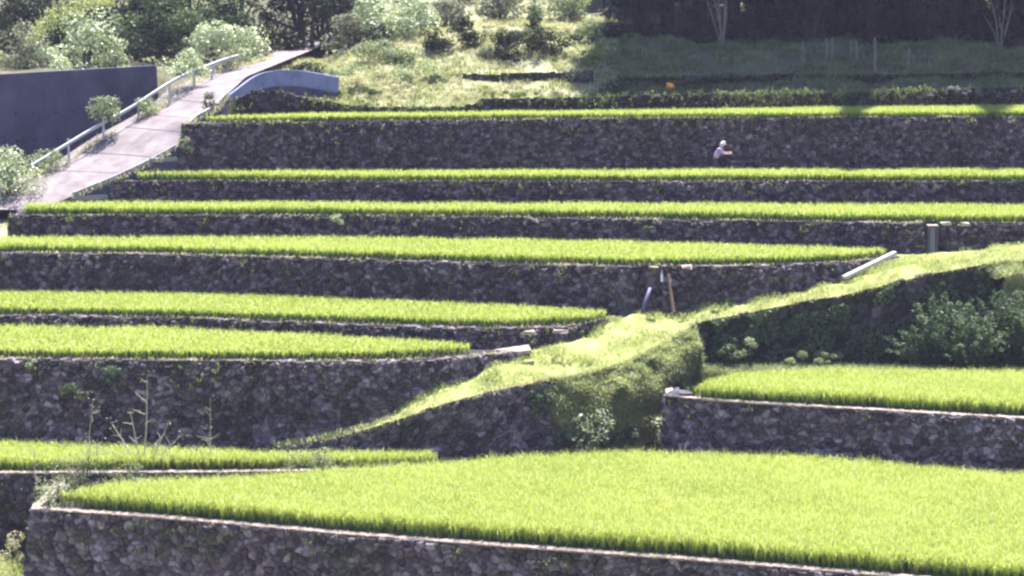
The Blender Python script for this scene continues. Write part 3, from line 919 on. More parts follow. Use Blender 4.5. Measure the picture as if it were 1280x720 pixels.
# guard rail on the left side
GR = [(34, 207), (69, 186), (120, 155), (165, 131), (193, 112), (224, 93), (250, 83), (276, 73), (300, 66)]
foot_x = np.array([p.x for p in lp]); foot_y = np.array([p.y for p in lp]); foot_z = np.array([p.z for p in lp])
gr = []
GD = [111.3, 112.8, 114.9, 116.4, 117.5, 119, 121, 124, 127]
for (x, y), d in zip(GR, GD):
    gr.append(pt(x, y, d=d))
grP, gu = resample(gr, .25)
grP = smooth1(grP, 7)
root = empty('guard_rail', gr[3], 'pale steel guard rail running up the left side of the road', 'guard rail')
o0 = np.array(root.location)
prof = [(-.03, -.085), (.022, -.06), (.022, -.015), (-.012, .0), (.022, .015), (.022, .06), (-.03, .085)]
VV = []
tg = np.gradient(grP, axis=0); tg /= np.linalg.norm(tg, axis=1)[:, None]
for p, t in zip(grP, tg):
    nrm = np.array((t[1], -t[0], 0)); nrm /= np.linalg.norm(nrm)
    for a, z in prof:
        VV.append(p - o0 + nrm * a + np.array((0, 0, z - .13)))
m = len(prof); n = len(grP)
qq = [(i * m + j, i * m + j + 1, (i + 1) * m + j + 1, (i + 1) * m + j) for i in range(n - 1) for j in range(m - 1)]
mesh_np('rail_beam', VV, qq, None, M['steel'], root)
for i in range(2, n, 8):
    p = grP[i]
    MB().tube([(0, 0, -1.1), (0, 0, .04)], .055, 8).build('post', M['steel'], root, loc=Vector(p - o0) + Vector((-.09, .03, 0)))
    MB().box((0, 0, 0), (.05, .05, .12)).build('bracket', M['steel'], root, loc=Vector(p - o0) + Vector((-.04, .015, -.13)))

# curved concrete parapet
PT_ = [(281, 122, 117.0), (298, 110, 117.8), (317, 94, 119.0), (336, 88, 119.8), (367, 86.5, 120.1), (395, 91, 119.4), (427, 97, 118.4)]
pa = [pt(x, y, d=d) for x, y, d in PT_]
pc, _ = resample(pa, .15); pc = smooth1(pc, 11)
root = empty('parapet', pa[3] - Vector((0, 0, .7)), 'curved blue grey concrete parapet beside the upper road', 'parapet')
o0 = np.array(root.location)


def slabrun(pc, h0, h1, th, o0):
    tg = np.gradient(pc, axis=0); tg /= np.linalg.norm(tg, axis=1)[:, None]
    VV = []
    for p, t in zip(pc, tg):
        nrm = np.array((t[1], -t[0], 0)); nrm /= np.linalg.norm(nrm) + 1e-9
        for a, z in ((th / 2, -h1), (th / 2, -h0), (-th / 2, -h0), (-th / 2, -h1)):
            VV.append(p - o0 + nrm * a + np.array((0, 0, z)))
    n = len(pc)
    q = [(i * 4 + j, i * 4 + (j + 1) % 4, (i + 1) * 4 + (j + 1) % 4, (i + 1) * 4 + j) for i in range(n - 1) for j in range(4)] + [(0, 3, 2, 1), ((n - 1) * 4, (n - 1) * 4 + 1, (n - 1) * 4 + 2, (n - 1) * 4 + 3)]
    return VV, q


npan = 6
ed = np.linspace(0, len(pc) - 1, npan + 1).astype(int)
for a, b in zip(ed[:-1], ed[1:]):
    seg = pc[a:b + 1].copy()
    seg[0] += (seg[1] - seg[0]) * .12
    VV, qq = slabrun(seg, .0, .72, .13, o0)
    mesh_np('panel', VV, qq, None, M['parapet'], root)
VV, qq = slabrun(pc, .72, 1.6, .22, o0)
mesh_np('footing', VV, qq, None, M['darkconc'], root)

# tall concrete retaining wall at upper left
a, b = RW0, RW1
tz0, tz1 = pt(0, 98, d=115.0).z, pt(150, 82, d=122.0).z
root = empty('retaining_wall', (a + b) / 2, 'tall dark stained concrete wall at upper left beyond the guard rail', 'retaining wall')
dv = Vector((b.x - a.x, b.y - a.y, 0)); L = dv.length; dv.normalize()
nv = Vector((dv.y, -dv.x, 0))
npn = 7
for i in range(npn):
    f0, f1 = i / npn, (i + 1) / npn
    p0, p1 = a + dv * (L * f0 + .005), a + dv * (L * f1 - .005)
    zt = lambda f: tz0 + (tz1 - tz0) * (f * .9 + .0)
    V = []
    for p, f in ((p0, f0), (p1, f1)):
        for off, z in ((.5, 7.5), (.0, zt(f)), (-.4, zt(f)), (-.4, 7.5)):
            V.append((p.x + nv.x * off - root.location.x, p.y + nv.y * off - root.location.y, z - root.location.z))
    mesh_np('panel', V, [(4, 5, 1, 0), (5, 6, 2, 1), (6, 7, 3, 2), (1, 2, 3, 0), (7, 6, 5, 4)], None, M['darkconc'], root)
    for h in (1.2, 2.4):
        for u in (.28, .72):
            c = p0 + (p1 - p0) * u
            zc = 13.0 + h
            if zc < zt(f0) - .3:
                off = .5 * (zt(f0) - zc) / (zt(f0) - 7.5)
                MB().tube([nv * (off - .05), nv * (off + .06)], .05, 8).build('weep_pipe', M['bark'], root, loc=Vector((c.x, c.y, zc)) - root.location)

# ------------------------------------------------------------------ upper bank walls, stones, stakes
stone_wall('low dark stone ledge wall behind the highest rice strip', [pt(x, y, d=float(np.interp(x, (286, 640, 860, 1200, 1480), (115.1, 115.6, 116.3, 118.3, 119)))) for x, y in ((286, 128), (318, 113), (350, 114), (392, 124), (440, 132), (520, 134), (585, 132), (602, 124), (760, 120), (900, 117), (1100, 114.5), (1200, 111), (1300, 109), (1480, 107))],
           Z(G[1]) - .1, (.22, .16), mat='stone3', bright=.9, group='low walls on the upper bank')
stone_wall('short dark stone ledge on the sunlit upper bank', [pt(x, y, d=d) for x, y, d in ((556, 96, 121.6), (580, 92, 121.2), (640, 92, 121.2), (700, 90, 121.2), (742, 88, 121.6))],
           [pt(650, 106, d=121).z - .1] * 5, (.22, .16), mat='stone3', bright=.8, group='low walls on the upper bank')

stone_wall('low brown ledge across the shaded bank below the stakes', [pt(x, y, d=d) for x, y, d in ((770, 96, 120.4), (860, 95, 121), (1000, 92.5, 122), (1120, 92.5, 122.6), (1280, 90, 123.4), (1480, 88, 124))],
           [pt(x, y, d=d).z for x, y, d in ((770, 101, 120.4), (860, 101, 121), (1000, 100, 122), (1120, 101, 122.6), (1280, 100, 123.4), (1480, 98, 124))], (.25, .17), mat='stone3', bright=.8, group='low walls on the upper bank')
tag(mesh_np('path', [tuple(pt(x, y, d=d)) for x, y, d in ((770, 95.5, 120.5), (1000, 92, 122.1), (1120, 92, 122.7), (1280, 89.5, 123.5), (1480, 87.5, 124.1), (1480, 86.2, 125.0), (1280, 88.2, 124.4), (1120, 90.6, 123.6), (1000, 90.8, 123.0), (770, 94.2, 121.4))],
    [(0, 1, 8, 9), (1, 2, 7, 8), (2, 3, 6, 7), (3, 4, 5, 6)], None, M['earth']), kind='structure')
for i, (px, y0, y1, d, w) in enumerate(((1004, 52, 88, 124, .07), (1033, 47, 76, 125, .09), (1040.5, 47, 75, 125.3, .10), (1063, 50, 74, 125.6, .1), (1071, 51, 74, 125.2, .1), (1094, 47, 92, 124, .12), (1135, 60, 93, 123.5, .09), (1161, 70, 91, 123.5, .07), (991, 78, 91, 122.5, .05))):
    a, b = pt(px, y1, d=d), pt(px - R.normal(0, 1.0), y0, d=d)
    lb = ['thin stake left of the first pair of grey stakes', 'left stake of the close pair on the shaded bank', 'right stake of the close pair on the shaded bank', 'left one of two short stakes in the middle of the row',
          'right one of two short stakes in the middle of the row', 'tallest pale stake on the shaded bank', 'dim stake right of the tallest one', 'short stake at the right end of the row', 'short leaning peg at the left end of the row'][i]
    gz = float(ground_z(a.x, a.y))
    o = MB().tube([(0, 0, min(-.3, gz - a.z - .2)), (b.x - a.x, b.y - a.y, b.z - a.z - .04), (b.x - a.x, b.y - a.y, b.z - a.z)], [w * .6, w * .5, w * .42], 7).build('stake', M['wood'], None, loc=a)
    tag(o, lb, 'stake', 'stakes on the shaded bank')

rk = MB()
for i in range(26):
    px = R.uniform(1148, 1272); py = R.uniform(110, 125)
    p = pt(px, py, d=117.9 - (py - 110) * .012)
    r0 = R.uniform(.09, .2)
    rr = MB().rock((0, 0, 0), r0, .8).build('rock', M['rock'], None, loc=p)
    tag(rr, 'loose rock in the heap behind the right end of the highest rice strip', 'rock', 'rocks heaped on the shaded bank')

# grass hanging over the low walls behind the highest rice strip
hg = []
for wi in (11, 13):
    A, nr, H = TOPS[wi]
    m_ = int(len(A) * 1.6)
    i = R.integers(0, len(A), m_)
    keep = (vnoise(A[i, 0], A[i, 1], 1.4, 66) + R.normal(0, .3, m_) > -.1) & ((A[i, 0] > 3) | (R.uniform(0, 1, m_) < .4))
    i = i[keep]; m_ = len(i)
    h = R.uniform(0, .8, m_) ** 1.5 * H[i]
    hg.append(np.stack([A[i, 0] + nr[i, 0] * (.1 + .13 * h), A[i, 1] + nr[i, 1] * (.1 + .13 * h), A[i, 2] - h + .03], 1))
hg = np.repeat(np.concatenate(hg), 4, 0); hg = hg + R.normal(0, .05, hg.shape)
V, q, t = blades(hg, R.uniform(.12, .36, len(hg)), R.uniform(.02, .036, len(hg)), np.abs(R.normal(.7, .35, len(hg))), 1.2, az=R.normal(-math.pi / 2, .9, len(hg)))
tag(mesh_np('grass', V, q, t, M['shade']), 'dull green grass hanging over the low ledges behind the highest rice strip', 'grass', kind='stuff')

# orange bag
p = pt(839, 99, d=120.6)
bagv = MB()
bagv.lathe([(.02, 0), (.26, .02), (.3, .15), (.2, .33), (.08, .46), (.11, .54), (.02, .55)], n=10)
og = bagv.build('cloth_bag', M['orange'], None, smooth=True, loc=(p.x, p.y, float(ground_z(p.x, p.y)) + .0))
og.rotation_euler = (.1, -.6, .2); og.scale = (.8, .8, .62)
og.data.vertices.foreach_set('co', (np.array([v.co[:] for v in og.data.vertices]) * (1, .8, 1) + R.normal(0, .02, (len(og.data.vertices), 3))).astype(np.float32).ravel())
tag(og, 'small bright orange cloth bag lying on the shaded bank', 'bag')

# ------------------------------------------------------------------ plank, poles, slabs, chutes
def stick(name, a, b, size, mat, label, cat, bevel=.01):
    v = b - a
    o = MB().box((0, 0, 0), (v.length, size[0], size[1])).build(name, M[mat], None, loc=(a + b) / 2, bevel=bevel)
    o.rotation_euler = v.to_track_quat('X', 'Z').to_euler()
    return tag(o, label, cat)


stick('plank', pt(1055, 347, d=93.2), pt(1119, 316, d=94.6), (.22, .13), 'plank', 'white plank lying on the grass at the tip of a rice strip', 'plank')
a, b = pt(835, 342, d=92.35), pt(842, 391, d=91.75)
o = MB().tube([(0, 0, 0), tuple((b - a) * .5), tuple(b - a)], [.055, .06, .065], 8).build('pole', M['brown'], None, loc=a)
tag(o, 'brown pole leaning on the stone wall right of the blue pipe', 'pole')
a, b = pt(813, 360, d=92.2), pt(800, 397, d=91.8)
o = MB().tube([(0, 0, 0), tuple((b - a) * .5), tuple(b - a)], .075, 10).build('pipe', M['pipe'], None, loc=a, smooth=True)
tag(o, 'dull blue pipe leaning on the stone wall left of the brown pole', 'pipe')

# concrete slab on the path and its lip
o = MB().box((0, 0, 0), (2.3, .75, .14)).build('concrete_slab', M['coping'], None, loc=pt(622, 442, d=86.9), bevel=.03)
o.rotation_euler = (.1, -.13, .1)
tag(o, 'pale concrete slab beside the blunt end of a rice field', 'slab')
P_ = [pt(x, y, d=d) for x, y, d in ((466, 450.5, 85.4), (530, 449, 85.8), (606, 443, 86.4))]
pcz, _ = resample(P_, .3)
r0 = empty('concrete_lip', P_[1], 'long pale concrete lip on the wall below the blunt end of a rice field', 'concrete lip')
VV, qq = slabrun(pcz, -.08, .06, .32, np.array(r0.location))
mesh_np('lip', VV, qq, None, M['coping'], r0)


def chute(px, py0, py1, d, w, label, lean=.0, mat='coping'):
    a, b = pt(px, py0, d=d + .1), pt(px, py1, d=d - .35)
    r = empty('drain_chute', b, label, 'drain chute', 'water chutes in the terrace walls')
    o = np.array(b)
    top = np.array(a) - o
    m_ = MB()
    for sx in (-1, 1):
        m_.add([(sx * w / 2 - .04, -.02, 0), (sx * w / 2 + .04, -.02, 0), (sx * w / 2 + .04, .3, 0), (sx * w / 2 - .04, .3, 0),
                (top[0] + sx * w / 2 - .04, top[1] - .1, top[2]), (top[0] + sx * w / 2 + .04, top[1] - .1, top[2]), (top[0] + sx * w / 2 + .04, top[1] + .3, top[2]), (top[0] + sx * w / 2 - .04, top[1] + .3, top[2])],
               [(0, 1, 5, 4), (1, 2, 6, 5), (2, 3, 7, 6), (3, 0, 4, 7), (4, 5, 6, 7)])
    m_.build('side_wall', M[mat], r)
    MB().add([(-w / 2 + .04, .08, 0), (w / 2 - .04, .08, 0), (top[0] + w / 2 - .04, top[1] + .02, top[2] - .05), (top[0] - w / 2 + .04, top[1] + .02, top[2] - .05)], [(0, 1, 2, 3)]).build('channel', M['concrete'], r)
    MB().box((top[0], top[1] + .1, top[2] + .02), (w + .1, .4, .06)).build('cap_stone', M['coping'], r)
    return r


chute(631, 411, 440, 88.4, .42, 'pinkish drain chute in the very low wall above the concrete slab')
chute(1166, 283, 322, 99.0, .3, 'pale drain chute in the low wall left of the right edge of the photo', mat='darkconc')
chute(833, 335, 352, 92.7, .34, 'short pale drain chute above the brown pole', mat='concrete')
for px, py, k, s, lb in ((818, 334, 4, .18, 'pale capstone left of the short drain chute'), (859, 334, 4, .22, 'pale capstone right of the short drain chute'), (897, 333, 4, .16, 'small pale capstone farthest right on the wall with the pole'),
                         (1182, 279.5, 3, .2, 'pale capstone just right of the chute in the low wall'), (1206, 280, 3, .2, 'pale capstone second to the right of the chute in the low wall'), (661, 416, 5, .22, 'pale capstone right of the pinkish drain chute'), (700, 414, 5, .25, 'flat pale capstone near the right end of the very low wall'),
                         (853, 494, 9, .36, 'large pale boulder on the left corner of the right hand wall')):
    o = (MB().rock((0, 0, 0), s, .5) if s > .3 else MB().box((0, 0, -.01), (s * 1.2, s * 1.2, s * .45), None, s * .12)).build('boulder' if s > .3 else 'capstone', M['coping'] if s < .3 else M['rock'], None, loc=pt(px, py, g=G[k] - .05) + Vector((0, .05, 0)))
    o.scale.x = 1.5
    tag(o, lb, 'stone', 'pale stones on the wall tops')

# ------------------------------------------------------------------ weeds on the walls and along their tops
wb = {'dry': [], 'wild': []}
for wi, (A, nr, H) in enumerate(TOPS[:9]):
    n = len(A)
    Lw = n * .045
    # ragged fringe at the crest
    m = int(Lw * (26 if wi in (0, 2, 3, 5) else 13))
    i = R.integers(0, n, m)
    dens = vnoise(A[i, 0], A[i, 1], 1.1, 70 + wi) + R.normal(0, .3, m) > .05
    i = i[dens]; m = len(i)
    p = A[i] + np.stack([nr[i, 0], nr[i, 1], np.zeros(m)], 1) * R.uniform(-.15, .1, m)[:, None] + np.array((0, 0, .02))
    wb['dry'].append((p, R.uniform(.06, .2, m), R.normal(-math.pi / 2, .9, m)))
    # tufts rooted between the stones
    m = int(Lw * H.mean() * 2.2)
    i = R.integers(0, n, m); h = R.uniform(.05, 1, m) * H[i]
    c = np.stack([A[i, 0] + nr[i, 0] * (.13 * h + .07), A[i, 1] + nr[i, 1] * (.13 * h + .07), A[i, 2] - h], 1)
    c = np.repeat(c, 9, 0); c = c + R.normal(0, .05, c.shape)
    wb['wild'].append((c, R.uniform(.08, .24, len(c)), R.normal(-math.pi / 2, .9, len(c))))
for k_, lst in wb.items():
    p = np.concatenate([a for a, _, _ in lst]); h = np.concatenate([b for _, b, _ in lst]); az = np.concatenate([c for _, _, c in lst])
    V, q, t = blades(p, h, R.uniform(.014, .028, len(p)), np.abs(R.normal(.7, .35, len(p))), 1.1, az=az)
    tag(mesh_np('weeds', V, q, t, M[k_]), {'dry': 'dry grass tufts along the tops of the stone walls', 'wild': 'small green weeds rooted between the stones of the walls'}[k_], 'weeds', kind='stuff')

# single plants on walls
for px, py, d, w, h, mt, lb in ((421, 284, 100.2, 18, 18, 'pale', 'bright fern sprouting from the low third wall'),
                                (811, 290, 98.7, 13, 9, 'mid', 'little weed low on the third wall above the brown pole'),
                                (272, 323, 92.6, 14, 14, 'pale', 'small pale weed on top of the wall at the left'),
                                (42, 463, 84.0, 26, 18, 'pale', 'pale leafed weed near the top of the high left wall'),
                                (90, 505, 83.4, 40, 30, 'mid', 'dark ivy patch on the high left wall'),
                                (285, 475, 84.0, 30, 26, 'mid', 'small ivy patch right of centre on the high left wall'),
                                (140, 480, 83.8, 34, 24, 'mid', 'ivy patch in the middle of the high left wall'),
                                (938, 458, 89.9, 26, 40, 'pale', 'upright pale weed at the back left of the right hand rice field')):
    bush(lb, px, py, d, w, h, mt, 260, .09, 6, name='weed', cat='weed', group='single weeds by the walls', dep=.25)

# ------------------------------------------------------------------ bare stems and pale plants in the left foreground
def bare_plant(label, foot, tips, r0=.02, leafy=0):
    r = empty('bare_shrub', foot, label, 'shrub', 'bare stemmed shrubs at lower left')
    for tp in tips:
        v = np.array(tp) - np.array(foot)
        mid = v * .5 + R.normal(0, .05, 3)
        b = MB().tube([(0, 0, -.1), tuple(mid), tuple(v)], [r0, r0 * .75, r0 * .35], 6)
        for k in range(5):
            t_ = R.uniform(.45, .95); p0 = v * t_
            b.tube([p0, p0 + np.array((R.normal(0, .22), R.normal(0, .08), R.uniform(.02, .28)))], [r0 * .4, r0 * .2], 4)
        b.build('branch', M['stem'], r)
    if leafy:
        C = np.concatenate([np.array(tp)[None, :] - np.array(foot) + R.normal(0, .13, (leafy, 3)) for tp in tips])
        V, q = leaves(C, R.uniform(.04, .09, len(C)), np.tile(np.array((0, -.3, 1.)), (len(C), 1)))
        mesh_np('foliage', V, q, None, M['pale'], r)
    return r


ft = wp(178, G[8], 81.2)
bare_plant('tall bare shrub with spreading branches between the two lower left rice fields', ft, [pt(184, 470, d=81.3), pt(163, 515, d=81.0), pt(210, 530, d=81.2), pt(140, 530, d=81.5), pt(228, 542, d=81.0), pt(196, 552, d=80.9), pt(150, 566, d=81), pt(205, 570, d=80.8)], .03, 10)
bare_plant('slim bare stem against the high left wall', wp(115, G[8], 81.3), [pt(116, 500, d=81.4), pt(108, 545, d=81.3), pt(122, 548, d=81.2)], .02, 6)
bare_plant('lone upright stem right of the spreading bare shrub', wp(263, G[8], 81.4), [pt(263, 498, d=81.5), pt(261, 540, d=81.4)], .018, 4)
bare_plant('bare stem at the corner of the foreground wall', wp(46, G[8], 79.6), [pt(43, 560, d=79.6), pt(52, 600, d=79.5), pt(62, 610, d=79.3), pt(84, 606, d=79.6)], .016, 8)
for px, py, w, h, mt, n_, lb in ((72, 629, 44, 40, 'pale', 500, 'pale weed on the return of the foreground wall, just behind its corner'),
                                (92, 618, 60, 44, 'grey', 600, 'grey weed behind the pale one at the foreground wall corner'),
                                (104, 617, 84, 66, 'pale', 900, 'pale leafy plant at the back left corner of the foreground field'),
                                (62, 637, 44, 34, 'pale', 500, 'pale straggly plant on the corner of the foreground wall'),
                                (380, 602, 84, 44, 'pale', 900, 'pale flowering clump between the two lower left rice strips'),
                                (402, 601, 26, 62, 'pale', 350, 'thin pale plant standing above the flowering clump'),
                                (160, 606, 80, 30, 'pale', 600, 'low pale weeds behind the left tip of the foreground field')):
    bush(lb, px, py, 82, w, h, mt, n_, .065, 12, name='weed', cat='weed', group='pale weeds at lower left', dep=.5, base=pt(px, py, g=G[8]))
# drooping plant at far left
r = empty('fern', wp(10, 20.9, 80.8), 'arching fern hanging in front of the short wall at lower left', 'fern')
Vs, qs, ts, k0 = [], [], [], 0
b = MB()
for i in range(26):
    p0 = np.array((R.normal(0, .35), R.normal(0, .2), R.uniform(.2, 1.9)))
    az = R.uniform(-1.2, .4) if i % 2 else R.uniform(2.4, 4.2)
    L = R.uniform(.5, 1.1)
    tt = np.linspace(0, 1, 7)
    cv = np.stack([p0[0] + np.cos(az) * L * tt, p0[1] + np.sin(az) * L * tt * .6, p0[2] + .35 * np.sin(tt * 2.6) * L - .25 * tt * L], 1)
    b.tube(cv, np.linspace(.012, .004, 7), 4)
    C = np.repeat(cv[1:], 7, 0) + R.normal(0, .05, (42, 3))
    V, q = leaves(C, R.uniform(.07, .14, 42), np.tile(np.array((0, -.2, 1.)), (42, 1)), .3, .35)
    Vs.append(V); qs.append(q + k0); k0 += len(V)
mesh_np('foliage', np.concatenate(Vs), np.concatenate(qs), None, M['grey'], r)
b.build('stem', M['stem'], r)
# grass at the bottom left corner
gx, gy = R.uniform(-20, -14.8, 14000), R.uniform(66, 71.3, 14000)
p = np.stack([gx, gy, ground_z(gx, gy)], 1); n = len(p)
V, q, t = blades(p, R.uniform(.1, .35, n), R.uniform(.015, .03, n), np.abs(R.normal(.4, .3, n)), .9)
tag(mesh_np('grass', V, q, t, M['grass']), 'sunlit grass in the bottom left corner below the walls', 'grass', kind='stuff')
for px, py, d, w, h, mt, lb in ((16, 702, 78.6, 44, 44, 'dry', 'reddish dry clump on the ground at the bottom left'),):
    bush(lb, px, py, d, w, h, mt, 500, .08, 8, name='weed', cat='weed', group='pale weeds at lower left', dep=.6)

# ------------------------------------------------------------------ grass over the upper bank
def bank_grass(label, xr, dr, n, mat, h, thr, seed, sc=1.3, lean=.5):
    d = R.uniform(dr[0], dr[1], n) * K
    px = R.uniform(xr[0], xr[1], n)
    x = (px - 640) / F * d * 1.01
    d2 = d
    ok = vnoise(x, d2, sc, seed) + R.normal(0, .25, n) > thr
    x, d2 = x[ok], d2[ok]
    p = np.stack([x, d2, ground_z(x, d2) - .02], 1)
    p = np.repeat(p, 5, 0) + R.normal(0, .07, (len(p) * 5, 3)) * (1, 1, 0)
    m = len(p)
    V, q, t = blades(p, R.uniform(h[0], h[1], m), R.uniform(.02, .038, m), np.abs(R.normal(lean, .3, m)), .9)
    return tag(mesh_np('grass', V, q, t, M[mat]), label, 'grass', kind='stuff')


bank_grass('pale dry grass on the sunlit bank above the highest rice strip', (330, 770), (116.6, 136), 13000, 'dry', (.12, .36), -.15, 81)
bank_grass('green grass among the dry grass on the sunlit bank', (330, 770), (116.6, 136), 7000, 'wild', (.1, .35), .1, 82)
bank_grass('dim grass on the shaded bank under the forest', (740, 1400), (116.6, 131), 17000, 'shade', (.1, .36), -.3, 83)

# ------------------------------------------------------------------ shrubs of the upper bank and along the road
UB = [  # px, foot y, d, w, h, mat, leaf, n, label
    (492, 62, 129, 130, 52, 'sun_glare', .17, 3800, 'wide grey green bush on the upper bank right of the road'),
    (436, 56, 131, 60, 46, 'grey', .16, 1700, 'grey bush beside the tree trunks at the top of the road'),
    (472, 78, 125, 84, 24, 'pale', .13, 1300, 'low pale shrub in front of the wide grey green bush'),
    (545, 72, 126, 58, 28, 'dark', .13, 1600, 'first dark round shrub in the row on the sunlit bank'),
    (588, 72, 126, 34, 24, 'dark', .13, 1100, 'second dark round shrub, the smallest of the row'),
    (630, 81, 124.5, 60, 36, 'dark', .13, 2200, 'third dark round shrub in the row on the sunlit bank'),
    (684, 78, 125, 66, 36, 'dark', .13, 2200, 'fourth dark round shrub at the right of the row'),
    (665, 38, 132, 26, 34, 'mid', .13, 900, 'small upright green shrub above the row of dark shrubs'),
    (560, 34, 134, 80, 34, 'grey', .16, 2000, 'pale grey bush at the top centre of the photo'),
    (625, 28, 135, 70, 34, 'grey', .16, 1800, 'pale bush at top centre right of the grey one'),
    (712, 24, 136, 70, 36, 'pale', .15, 1800, 'pale yellow green bush near the edge of the forest shade'),
    (742, 40, 131, 44, 24, 'pale', .14, 1000, 'yellowish bush exactly at the edge of the forest shade'),
    (600, 52, 129, 90, 14, 'dry', .12, 900, 'low dry bush above the row of dark shrubs'),
    (440, 100, 119.5, 40, 26, 'dry', .11, 700, 'dry bush behind the right end of the parapet'),
    (510, 96, 121, 90, 20, 'pale', .11, 1100, 'low pale shrub in front of the row of dark shrubs'),
    (432, 84, 122.5, 50, 20, 'pale', .11, 800, 'pale shrub above the right end of the parapet'),
    (380, 86, 124, 70, 24, 'mid', .14, 1000, 'dark green shrub behind the parapet'),
    (700, 114, 118, 80, 16, 'grey', .11, 700, 'low grey shrub behind the highest rice strip, in sun'),
    (585, 116, 118, 60, 12, 'dry', .1, 500, 'low dry shrub behind the highest rice strip, in sun'),
    (470, 124, 117, 80, 12, 'wild', .1, 700, 'green tuft near the left end of the highest rice strip'),
    (465, 64, 127.5, 80, 26, 'dark', .13, 1700, 'dark shrub mass under the wide grey green bush'),
    (520, 40, 133, 60, 30, 'mid', .15, 1300, 'dim green bush at top centre behind the wide grey green one'),
    (645, 20, 139, 90, 36, 'grey', .16, 1900, 'grey bush at the very top above the row of dark shrubs'),
    (575, 18, 141, 90, 40, 'grey', .16, 1900, 'grey bush at the very top left of the small upright shrub'),
    (700, 48, 131, 60, 14, 'dry', .12, 900, 'low straw coloured bush under the pale yellow green one'),
    (740, 78, 124, 40, 26, 'wild', .12, 900, 'green clump at the foot of the shade line on the bank'),
    (760, 112, 119, 60, 22, 'mid', .12, 900, 'dark clump on the shade line behind the highest rice strip'),
    (720, 92, 121.5, 54, 22, 'grey', .11, 900, 'grey shrub on the right end of the short ledge wall'),
    (500, 110, 119.5, 110, 13, 'dry', .1, 1200, 'long low straw clump left of the short ledge wall'),
    (640, 116, 118.5, 110, 12, 'wild', .1, 1200, 'long low green clump under the short ledge wall'),
    (395, 118, 117.2, 60, 12, 'dry', .1, 800, 'straw clump under the right half of the parapet'),
    (350, 116, 117.2, 40, 8, 'pale', .1, 400, 'thin pale clump under the middle of the parapet'),
    (384, 88, 124.2, 70, 28, 'dark', .13, 1500, 'dark shrub in the corner between the road top and the parapet'),
    (340, 84, 126.0, 46, 14, 'dark', .12, 700, 'low dark shrub hugging the right edge of the upper road'),
    (474, 34, 131.5, 70, 34, 'grey', .16, 1700, 'grey bush rising behind the left part of the wide grey green one'),
    (455, 112, 118.6, 60, 12, 'mid', .11, 700, 'low dark green clump right of the parapet end'),
    (545, 104, 120.3, 40, 12, 'mid', .11, 600, 'small dark clump at the left end of the short ledge wall'),
    (606, 84, 124.2, 30, 14, 'grey', .12, 500, 'little grey tuft between the second and third dark shrubs'),
    (500, 84, 124.2, 50, 14, 'mid', .12, 700, 'low green tuft below the first dark shrub of the row'),
    (650, 60, 128.5, 60, 14, 'mid', .13, 700, 'flat green clump just above the fourth dark shrub'),
    (575, 50, 130.5, 40, 18, 'dark', .13, 800, 'dark clump above the second dark shrub of the row'),
    (730, 62, 127.5, 40, 16, 'mid', .12, 700, 'green tuft near the shade line right of the fourth dark shrub'),
    (420, 108, 118.8, 40, 10, 'wild', .1, 500, 'green tuft touching the right end of the parapet'),
    # along the road
    (136, 152, 115.4, 40, 32, 'pale', .11, 1200, 'pale shrub poking through the middle of the guard rail'),
    (186, 144, 116.8, 34, 20, 'pale', .1, 700, 'small pale shrub against the guard rail above the one poking through'),
    (56, 214, 112.4, 52, 28, 'pale', .11, 1200, 'pale shrub at the lower end of the guard rail'),
    (8, 262, 109.0, 76, 84, 'sun_glare', .12, 2800, 'yellow green bush at the left edge beside the road foot'),
    (-30, 240, 111.0, 60, 70, 'pale', .12, 1500, 'yellow green bush cut off by the left edge of the photo'),
    (222, 96, 120.5, 84, 34, 'sun_glare', .12, 1700, 'pale bush overhanging the upper guard rail'),
    (286, 82, 125.5, 60, 30, 'grey', .12, 1000, 'grey twiggy bush at the upper end of the guard rail'),
    (262, 138, 115.6, 20, 24, 'mid', .1, 400, 'dark weed at the left end of the parapet'),
    (232, 195, 111.3, 16, 24, 'pale', .08, 300, 'tiny pale weed at the left corner of the tall upper wall'),
    # above the tall concrete wall
    (106, 94, 124.0, 84, 74, 'sun_glare', .15, 3000, 'rounded pale bush on top of the tall concrete wall'),
    (22, 98, 122.0, 78, 72, 'grey', .15, 2600, 'grey bush at the left edge on top of the tall concrete wall'),
    (62, 98, 121.4, 70, 42, 'sun_glare', .14, 1700, 'low pale bush on top of the wall left of the rounded one'),
    (144, 90, 124.4, 46, 44, 'sun_glare', .13, 1300, 'pale bush hanging over the right end of the concrete wall'),
    (-40, 100, 120.0, 90, 60, 'pale', .14, 1600, 'pale bush on the concrete wall cut off by the left edge'),
    (268, 74, 129.0, 104, 52, 'sun_glare', .15, 3200, 'large pale bush above the upper guard rail'),
    (230, 62, 131.0, 60, 44, 'mid', .15, 1500, 'green bush left of the large pale one above the rail'),
    (312, 62, 133.0, 56, 44, 'sun_glare', .15, 1400, 'pale bush between the road and the dark trees'),
]
for px, py, d, w, h, mt, lf, n, lb in UB:
    b0 = pt(px, py, d=d)
    gz = float(ground_z(b0.x, b0.y))
    if d > 116 and px > 280 and abs(gz - b0.z) < 1.0:
        b0.z = gz - .05
    bush(lb, px, py, d, w * 1.06, h * 1.06, mt, int(n * 1.15), lf, 22, group='shrubs on the upper slope', base=b0, low=.08)

